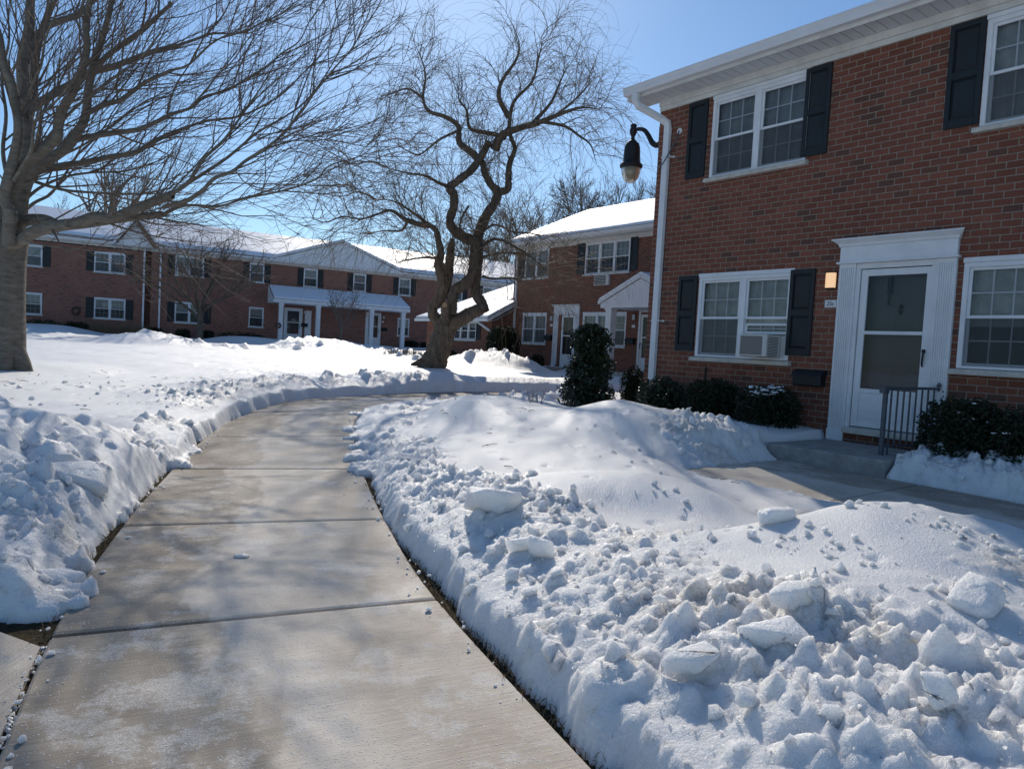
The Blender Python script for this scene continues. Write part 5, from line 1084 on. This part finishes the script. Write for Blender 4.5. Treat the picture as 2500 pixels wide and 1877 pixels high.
LIMBS = [
 ([(70, 1600), (150, 1560), (240, 1510), (370, 1480), (500, 1460), (620, 1420), (740, 1430), (800, 1400), (950, 1340), (1125, 1275)], 12.4, 11.4, 'A', .135, .08),
 ([(100, 1470), (180, 1440), (300, 1440), (390, 1475), (520, 1470), (740, 1440), (900, 1420), (1060, 1400)], 12.6, 12.0, 'A', .13, .06),
 ([(60, 1600), (62, 1500), (70, 1400), (30, 1300), (50, 1180), (110, 950), (120, 800), (90, 650), (80, 550), (30, 430), (0, 250), (-60, 60)], 12.2, 11.4, 'A', .15, .06),
 ([(60, 1560), (70, 1300), (110, 1200), (160, 1080), (260, 1000), (370, 900), (385, 780), (430, 680), (480, 600), (540, 440), (570, 300), (560, 150), (600, -40)], 12.3, 11.2, 'A', .16, .06),
 ([(110, 1560), (135, 1420), (150, 1280), (200, 1150), (300, 1060), (430, 970), (500, 880), (560, 760), (580, 580), (620, 400), (660, 280), (700, 150), (740, -40)], 12.7, 12.2, 'A', .17, .06),
 ([(60, 1560), (100, 1400), (150, 1150), (170, 900), (160, 650), (150, 400), (190, 200), (200, 0), (230, -300), (250, -700)], 12.9, 13.3, 'A', .24, .07),
 ([(150, 1230), (200, 1150), (290, 1110), (430, 1080), (560, 1065), (700, 1030), (880, 1000), (1000, 930), (1125, 870)], 12.7, 13.4, 'A', .10, .055),
 ([(430, 970), (500, 915), (620, 890), (750, 870), (900, 850), (1000, 810), (1125, 745)], 12.5, 12.9, 'A', .085, .05),
 ([(165, 760), (220, 700), (330, 630), (450, 560), (600, 470), (760, 430), (1000, 340), (1125, 310)], 12.9, 13.8, 'A', .12, .06),
 ([(560, 510), (700, 370), (830, 270), (950, 180), (1125, 20)], 12.6, 12.4, 'A', .075, .04),
 ([(570, 740), (700, 680), (800, 650), (950, 540), (1125, 460)], 12.4, 11.8, 'A', .07, .04),
 ([(160, 400), (230, 260), (330, 160), (500, 100), (640, -20)], 13.1, 13.6, 'A', .12, .06),
 ([(200, 1180), (400, 1240), (600, 1260), (900, 1270), (1125, 1230)], 12.7, 13.6, 'A', .045, .022),
 ([(150, 900), (210, 640), (240, 330), (330, 60), (420, -120)], 13.2, 14.4, 'A', .15, .06),
 ([(110, 700), (20, 400), (-160, 100), (-400, -300)], 12.6, 11.8, 'A', .14, .05),  # start of the limbs reaching out of view, added for the shadows they cast
 ([(60, 1500), (-100, 1200), (-350, 900), (-700, 600), (-1000, 300)], 12.6, 11.0, 'A', .18, .05),
 ([(200, 0), (400, -250), (700, -500), (1100, -800)], 13.3, 12.0, 'A', .10, .03), ([(600, -40), (800, -300), (1100, -520), (1500, -700)], 11.2, 10.0, 'A', .06, .02), ([(740, -40), (950, -260), (1300, -480), (1700, -640)], 12.2, 12.0, 'A', .06, .02),
 ([(0, 1440), (170, 1330), (230, 1240), (300, 1140), (430, 1020), (520, 900), (590, 800), (700, 640), (800, 470)], 11.4, 10.8, 'C', .060, .012),
 ([(0, 1500), (170, 1450), (280, 1380), (370, 1290), (500, 1240), (600, 1160), (760, 1060), (880, 950), (1020, 780), (1080, 690), (1250, 480), (1380, 330), (1500, 60)], 11.5, 10.2, 'C', .062, .010),
 ([(0, 1555), (150, 1490), (400, 1495), (580, 1440), (870, 1380), (1100, 1300), (1200, 1200), (1400, 1140), (1530, 1060)], 12.0, 11.0, 'C', .045, .008),
 ([(170, 1330), (300, 1250), (450, 1150), (560, 1060), (680, 960), (820, 880), (1000, 760), (1150, 580), (1280, 350), (1390, 60)], 11.4, 11.6, 'C', .048, .009),
 ([(0, 980), (150, 930), (300, 880), (520, 850), (680, 790), (860, 680), (1020, 520), (1200, 330), (1290, 120)], 13.4, 14.0, 'C', .050, .009),
 ([(60, 825), (200, 780), (300, 700), (450, 660), (600, 570), (750, 480), (850, 390), (980, 300), (1060, 150), (1180, -20)], 12.9, 13.2, 'C', .048, .010),
 ([(60, 345), (250, 280), (360, 245), (560, 240), (700, 170), (850, 100), (1000, -20)], 13.8, 14.4, 'C', .048, .012), ([(300, 265), (430, 110), (500, -40)], 14, 14.2, 'C', .035, .014),
 ([(60, 510), (180, 470), (330, 330), (450, 260), (600, 210), (760, 30)], 11.8, 11.2, 'C', .036, .010), ([(180, 790), (300, 660), (380, 560), (500, 440), (600, 300), (720, 130)], 12.9, 12.6, 'C', .03, .009),
 ([(520, 1240), (600, 1330), (760, 1370), (900, 1300), (1060, 1250), (1150, 1180)], 11, 10.6, 'C', .016, .006), ([(680, 1100), (800, 1040), (960, 1020), (1150, 1015), (1320, 960), (1480, 900), (1620, 830)], 10.9, 10.2, 'C', .02, .005), ([(560, 1060), (700, 1000), (880, 940), (1100, 880), (1320, 845), (1450, 770)], 11.5, 11.8, 'C', .018, .005),
 ([(580, 1440), (700, 1500), (870, 1555)], 11.7, 11.5, 'C', .014, .005)]
LIMBS[14:14] = [
 ([(120, 1420), (220, 1330), (330, 1270), (420, 1150), (520, 1000), (640, 900), (800, 780)], 13.2, 14.6, 'A', .05, .015), ([(140, 1330), (260, 1230), (420, 1160), (600, 1130), (820, 1120), (1020, 1060), (1140, 1000)], 13.0, 14.2, 'A', .045, .014),
 ([(150, 1150), (250, 930), (280, 740), (380, 560), (470, 420), (640, 300)], 13.4, 14.8, 'A', .05, .016), ([(200, 1060), (330, 880), (500, 700), (680, 560), (900, 400), (1050, 220)], 12.2, 11.0, 'A', .045, .014),
 ([(90, 1180), (200, 990), (230, 800), (330, 700), (420, 600), (560, 380)], 11.9, 10.8, 'A', .045, .014), ([(110, 800), (210, 560), (270, 420), (300, 250), (380, 60)], 12.0, 11.0, 'A', .045, .016),
 ([(300, 1060), (420, 1010), (560, 940), (760, 800), (960, 660), (1120, 600)], 13.2, 13.8, 'A', .04, .012), ([(70, 1250), (20, 1000), (40, 750), (10, 500), (60, 260), (40, 0)], 13.2, 14.0, 'A', .06, .02),
 ([(240, 1510), (380, 1530), (520, 1545), (700, 1570), (900, 1560), (1060, 1600)], 12.2, 11.6, 'A', .022, .006), ([(140, 1570), (260, 1600), (420, 1620), (600, 1640), (760, 1650), (900, 1640)], 12.0, 11.4, 'A', .020, .006),
]
for i_, (pts, Y0, Y1, kind, r0, r1) in enumerate(LIMBS): q_ = .58 if kind == 'C' else (.85 if i_ < 2 else .68); limb(T1, s1(pts, Y0, Y1, kind), r0*q_, r1*q_, O1)
bias = norm(np.array([.72, -.05, .52]))
def brush(T, limbs, O, R_, dens, L1r, L2r, r1, r2, up, jit, part='crown', lvl3=True, bias=None, bw=0, t0=.25, dens2=3.2, cut=None):
    for P, R in limbs:
        Pn, L = resample(P, max(4, int(len(P)))); Rn = np.interp(np.linspace(0, 1, len(Pn)), np.linspace(0, 1, len(R)), R)
        m = int(L*dens*R_.uniform(.8, 1.2))
        for _ in range(m):
            t_ = t0+(1-t0)*R_.random()**.75; f = t_*(len(Pn)-1); i = min(int(f), len(Pn)-2); p = Pn[i]+(Pn[i+1]-Pn[i])*(f-i); tan = norm(Pn[i+1]-Pn[i])
            if bias is not None and tan@bias < .1: tan = norm(tan+bias*.6)
            L1 = R_.uniform(*L1r)*(1.15-.45*t_); rb = min(r1*R_.uniform(.7, 1.4), Rn[i]*.75)
            S = shoot(p, side_dir(tan, R_.uniform(.35, .85), R_), L1, 7, up, jit, R_, bias, bw); T.add(S-O, np.linspace(rb, r2*.8, 7), 4, part)
            for _ in range(int(L1*dens2)+1):
                f2 = R_.uniform(.8, 6); j = min(int(f2), 5); p2 = S[j]+(S[j+1]-S[j])*(f2-j); tan2 = norm(S[j+1]-S[j]); L2 = R_.uniform(*L2r)*(1.2-.1*j)
                Q = shoot(p2, side_dir(tan2, R_.uniform(.3, .8), R_), L2, 5, up, jit, R_, bias, bw); T.add(Q-O, np.linspace(r2, r2*.45, 5), 3, part)
                if lvl3:
                    for _ in range(int(R_.integers(1, 4))):
                        f3 = R_.uniform(.6, 3.9); j3 = int(f3); p3 = Q[j3]+(Q[j3+1]-Q[j3])*(f3-j3); Q3 = shoot(p3, side_dir(norm(Q[j3+1]-Q[j3]), R_.uniform(.4, .9), R_), L2*R_.uniform(.25, .5), 4, up, jit, R_); T.add(Q3-O, np.linspace(r2*.7, r2*.4, 4), 3, part)
brush(T1, T1.limbs[:24], O1, R_, 3.1, (1.1, 3.0), (.5, 1.3), .015, .0048, .10, .16, bias=bias, bw=.28, t0=.10)
brush(T1, T1.limbs[24:29], O1, R_, 1.6, (1.2, 3.2), (.5, 1.4), .016, .0055, .10, .16, bias=None, lvl3=False)  # twigs on the out-of-view limbs added to cast shadows
brush(T1, T1.limbs[29:], O1, R_, 4.9, (.7, 2.2), (.35, 1.0), .010, .0047, .14, .15, bias=bias, bw=.20, t0=.12)
T1.build(tl, {'trunk': 'bark_smooth', 'crown': 'twig'})

# --- willow in the middle
WY = 24.0
def s2(pts, Y0=WY, Y1=WY): return [at(750+a*.5718, b*.5718, Y0+(Y1-Y0)*i/max(1, len(pts)-1)) for i, (a, b) in enumerate(pts)]
def s2b(pts, Y0=WY, Y1=WY): return [at(1000+a/3.194, 400+b/3.194, Y0+(Y1-Y0)*i/max(1, len(pts)-1)) for i, (a, b) in enumerate(pts)]
wb = at(1052, 893, WY); ww_ = thing('willow_tree', 'twisted leafless willow with curling twigs in the middle of the green', 'tree', tuple(wb), 0)
O2 = np.array(wb); T2 = Tree(); R2 = np.random.default_rng(9)
kx = 24/1750/3.194     # metres per pixel of that tracing
def wl_(pts, hw, Y0=WY, Y1=WY, keep=True, n=12):
    P = spline(np.array(s2b(pts, Y0, Y1)), 6); R = np.interp(np.linspace(0, 1, len(P)), np.linspace(0, 1, len(hw)), hw)*kx
    R = R*(1+.05*np.sin(np.arange(len(P))*1.1+hw[0])+.04*np.sin(np.arange(len(P))*2.7)); T2.add(P-O2, R, n, 'trunk')
    if keep: T2.limbs.append((P, R))
wl_([(170, 1610), (185, 1560), (215, 1480), (245, 1390), (275, 1300), (300, 1220), (330, 1170)], [118, 104, 96, 92, 86, 80, 50], keep=False, n=20)
for pts, hw in (([(200, 1460), (130, 1530), (60, 1555), (10, 1565)], [60, 42, 24, 8]), ([(210, 1480), (235, 1560), (255, 1600), (272, 1625)], [60, 45, 32, 14]), ([(180, 1500), (150, 1570), (130, 1600)], [55, 45, 20])): wl_(pts, hw, WY, WY-.3, False)
wl_([(270, 1290), (225, 1230), (185, 1180), (180, 1120), (230, 1060), (265, 980), (260, 900), (235, 820), (225, 770), (245, 700), (225, 600), (205, 520), (150, 480), (60, 465), (-60, 420)], [58, 50, 42, 40, 40, 44, 44, 40, 34, 28, 24, 22, 19, 17, 13], 24.1, 23.0)
wl_([(265, 1000), (300, 900), (310, 780), (320, 680), (335, 590)], [36, 38, 36, 34, 20], 24.5, 25.2)
wl_([(300, 1250), (400, 1210), (490, 1160), (555, 1130), (560, 1080), (515, 1010), (520, 900), (535, 780), (540, 660), (530, 590)], [60, 56, 50, 46, 42, 36, 36, 36, 36, 34], 23.8, 24.2)
wl_([(590, 1150), (575, 1110), (568, 1070)], [34, 36, 28], 23.8, 23.9, False)
wl_([(330, 1180), (335, 1080), (350, 990), (430, 940), (485, 870), (500, 770), (510, 680), (515, 600), (500, 580)], [36, 38, 42, 46, 40, 38, 40, 40, 34], 23.6, 23.9)
wl_([(275, 1210), (278, 1150), (275, 1100)], [32, 34, 34], 23.4, 23.25, False)
MB().lathe([(20*kx, 0), (20*kx, .012), (.01, .014)], 0, 0, 12).build('cut_stub', M['cutwood'], ww_, loc=tuple(np.array(at(1000+273/3.194, 400+1102/3.194, 23.0))-O2), rot=(1.35, 0, .25))
wl_([(500, 600), (420, 570), (340, 510), (315, 440), (345, 330), (345, 240), (310, 190), (380, 130), (480, 50), (560, -60), (620, -170)], [42, 42, 38, 34, 33, 34, 32, 30, 30, 28, 26], 24.0, 24.3)
wl_([(530, 600), (545, 520), (600, 400), (660, 310), (690, 220), (640, 170), (590, 80), (570, 0), (520, -60), (430, -130), (370, -190)], [42, 40, 38, 36, 33, 30, 28, 25, 22, 20, 16], 24.2, 24.6)
wl_([(690, 220), (765, 200), (770, 120), (780, 0), (820, -110), (800, -180), (760, -280)], [30, 28, 26, 23, 18, 17, 13], 24.3, 24.8)
def wl2(pts, r0, r1, Y0, Y1):
    P = spline(np.array(s2(pts, Y0, Y1)), 5); R = np.interp(np.linspace(0, 1, len(P)), [0, .75, 1], [r0, r1*1.25, .006]); T2.add(P-O2, R, 8, 'trunk'); T2.limbs.append((P, R))
wl2([(800, 640), (830, 580), (900, 550), (1000, 520), (1100, 480), (1180, 460), (1260, 470)], .16, .04, 24.3, 23.0)
wl2([(740, 690), (700, 650), (650, 610), (645, 540), (590, 500), (520, 475), (495, 420), (505, 330), (490, 260), (455, 180)], .13, .03, 24.3, 24.9)
wl2([(845, 590), (790, 572), (720, 560), (690, 540), (680, 470), (650, 430), (640, 350)], .09, .03, 24.4, 25.5)
wl2([(860, 500), (820, 420), (830, 350), (890, 260), (905, 190), (880, 110)], .10, .025, 24.8, 25.4)
wl2([(605, 800), (560, 780), (500, 750), (430, 740), (340, 715)], .07, .025, 24.2, 22.9); wl2([(1000, 520), (1100, 540), (1160, 580), (1210, 620), (1235, 700)], .06, .02, 23.7, 22.8)
wl2([(960, 530), (1040, 440), (1080, 350), (1120, 260)], .07, .02, 23.9, 25.0); wl2([(1060, 495), (1150, 420), (1230, 330)], .05, .02, 23.6, 24.6); wl2([(860, 560), (880, 440), (960, 350), (990, 240), (1010, 160)], .07, .02, 24.2, 23.2)
wl2([(740, 1060), (800, 1020), (880, 1050), (960, 1100), (1030, 1170)], .06, .02, 23.9, 22.4); wl2([(750, 1180), (790, 1190), (880, 1190), (960, 1220)], .05, .018, 23.8, 22.8); wl2([(735, 1000), (800, 960), (880, 990), (970, 1000), (1050, 1050)], .05, .016, 24.1, 24.9); wl2([(740, 1100), (830, 1080), (930, 1090), (1040, 1130)], .045, .015, 24, 23)
wl2([(600, 1180), (575, 1120), (520, 1100), (440, 1108), (380, 1125)], .05, .02, 23.6, 22.6); wl2([(520, 965), (430, 945), (360, 900), (300, 915), (220, 940)], .09, .025, 23.2, 22.2); wl2([(430, 945), (400, 985), (330, 985), (260, 1000)], .05, .015, 23.1, 23.9); wl2([(520, 960), (440, 900), (370, 860), (290, 850)], .06, .015, 23.2, 24.2)
wl2([(300, 915), (230, 935), (150, 925), (80, 950), (10, 930)], .035, .012, 22.3, 21.8); wl2([(290, 850), (220, 820), (140, 840), (60, 820)], .03, .012, 24.2, 24.8); wl2([(340, 715), (270, 690), (200, 700), (130, 680)], .03, .012, 22.9, 22.4); wl2([(690, 880), (660, 930), (650, 990), (660, 1060)], .04, .02, 23.6, 23.2); wl2([(495, 420), (430, 380), (360, 400), (300, 420)], .05, .015, 24.6, 25.3); wl2([(640, 560), (560, 600), (480, 660), (420, 640), (360, 600)], .05, .015, 24.5, 25.4)
def curl(T, limbs, O, R_, dens, Lr, r1, r2, part='crown'):
    for P, R in limbs:
        Pn, L = resample(P, len(P)); m = int(L*dens*R_.uniform(.85, 1.2)); fine = np.mean(R) < .12
        for _ in range(m):
            t_ = (.35 if not fine else .1)+(.65 if not fine else .9)*R_.random(); f = t_*(len(Pn)-1); i = min(int(f), len(Pn)-2); p = Pn[i]+(Pn[i+1]-Pn[i])*(f-i); tan = norm(Pn[i+1]-Pn[i])
            if p[2] < 3.2: continue
            L1 = R_.uniform(*Lr); dd = side_dir(tan, R_.uniform(.5, 1.3), R_); dd = norm(dd+np.array([0, 0, .35]))
            S = [p]; k = 10; st = L1/(k-1)
            for q in range(k-1): dd = norm(dd+np.array([0, 0, .25 if q < 3 else -.55])*st+R_.normal(size=3)*.42*math.sqrt(st)); S.append(S[-1]+dd*st)
            S = np.array(S); T.add(S-O, np.linspace(r1*R_.uniform(.6, 1.3), r2*.7, k), 4, part)
            for _ in range(int(L1*4.2)+2):
                f2 = R_.uniform(1, k-1.2); j = int(f2); p2 = S[j]+(S[j+1]-S[j])*(f2-j); d2 = side_dir(norm(S[j+1]-S[j]), R_.uniform(.3, .9), R_); L2 = R_.uniform(.5, 1.9); Q = [p2]; kk = 8; s2_ = L2/(kk-1)
                for q in range(kk-1): d2 = norm(d2+np.array([0, 0, .2 if q < 2 else -1.05])*s2_+R_.normal(size=3)*.30*math.sqrt(s2_)); Q.append(Q[-1]+d2*s2_)
                T.add(np.array(Q)-O, np.linspace(r2*R_.uniform(.8, 1.3), r2*.4, kk), 3, part)
curl(T2, T2.limbs, O2, R2, 7.0, (.9, 2.4), .012, .0054)
T2.build(ww_, {'trunk': 'bark_willow', 'crown': 'twig_willow'})

# --- generic smaller trees
def bare_tree(name, label, base, H_, spread, r0, seed, forks=6, dens=2.4, twig=.008, mat_='bark_smooth', split=.28, up=.35, cat='tree', group=None, lean=(0, 0), lvl3=True):
    t = thing(name, label, cat, tuple(base), 0, group); T = Tree(); R_ = np.random.default_rng(seed); O = np.zeros(3)
    hs = H_*split; P = np.array([(0, 0, -.3), (lean[0]*.2, lean[1]*.2, hs*.4), (lean[0]*.5, lean[1]*.5, hs)]); P = spline(P, 4); T.add(P, np.linspace(r0*1.15, r0*.85, len(P)), 10, 'trunk')
    for i in range(forks):
        a = i*2*PI/forks+R_.uniform(-.4, .4); el = R_.uniform(.35, 1.2); dv = np.array([math.cos(a)*math.cos(el), math.sin(a)*math.cos(el), math.sin(el)]); L = (H_-hs)*R_.uniform(.75, 1.05)*(.75+.3*math.sin(el))*(1 if abs(math.cos(el)) < .8 else spread)
        S = shoot(P[-1-(i % 3)], dv, L, 9, up/max(H_, 1)*2, .13, R_); T.add(S, np.linspace(r0*.5, r0*.09, 9), 6, 'trunk'); T.limbs.append((S, np.linspace(r0*.5, r0*.09, 9)))
        for _ in range(4):
            j = R_.integers(2, 7); S2 = shoot(S[j], side_dir(norm(S[j+1]-S[j]), R_.uniform(.4, .8), R_), L*.5*R_.uniform(.7, 1.1), 7, up/max(H_, 1)*2, .13, R_); q = np.linspace(r0*.24, r0*.07, 7); T.add(S2, q, 5, 'trunk'); T.limbs.append((S2, q))
    brush(T, T.limbs, O, R_, dens/max(H_, 4)*5, (H_*.10, H_*.22), (H_*.05, H_*.11), twig*1.7, twig, .2, .2, lvl3=lvl3, t0=.2)
    T.build(t, {'trunk': mat_, 'crown': 'twig'}); return t
p = at(487, 842, 39.5); bare_tree('bare_tree', 'small leafless spreading tree in front of the long house', p, 6.6, 1.25, .17, 31, 10, 2.6, .010, mat_='bark_willow', split=.30, up=.25)
p = at(832, 838, 43.8); bare_tree('bare_shrub', 'small leafless multi-branched bush before the far porch', p, 3.6, 1.0, .05, 33, 9, 2.0, .010, split=.30, up=.8, cat='shrub', lvl3=False)
bare_tree('bare_tree', 'leafless tree rising behind the long house at far left', (-37.5, 62, 1.0), 16, 1, .38, 35, 8, 1.8, .014, split=.5, up=1.2, lean=(4, 0))
bare_tree('bare_tree', 'leafless tree over the middle house roof beside the vent pipe', (9.3, 68, 1), 16.5, 1, .35, 37, 9, 4.4, .021, split=.3, up=1.4)
bare_tree('bare_tree', 'leafless tree half hidden behind the near house corner', (13.2, 66, 1), 18, 1, .34, 38, 9, 4.4, .021, split=.3, up=1.4)
bare_tree('bare_tree', 'leafless tree low over the left part of the middle house roof', (3.4, 72, 1), 15, 1, .32, 39, 9, 4.2, .022, split=.3, up=1.2)
bare_tree('bare_tree', 'leafless tree just showing between the willow and the middle house', (-3.8, 80, 1), 13.5, 1, .30, 40, 9, 3.6, .022, split=.3, up=1.2)
# twig sprouting at the foot of the big left tree
tw = thing('dead_twig', 'bare broken twig sticking out of the snow at the big tree foot', 'twig', tuple(at(72, 928, 12.2)), 0)
mb = MB(); mb.tube([(0, 0, -.03), (.06, 0, .03), (.12, 0, .06), (.17, 0, .12)], [.02, .012, .008, .004], 5); mb.tube([(.03, 0, .0), (.0, 0, .09), (-.01, 0, .13)], [.01, .006, .003], 5); mb.build('stem', M['twig'], tw)
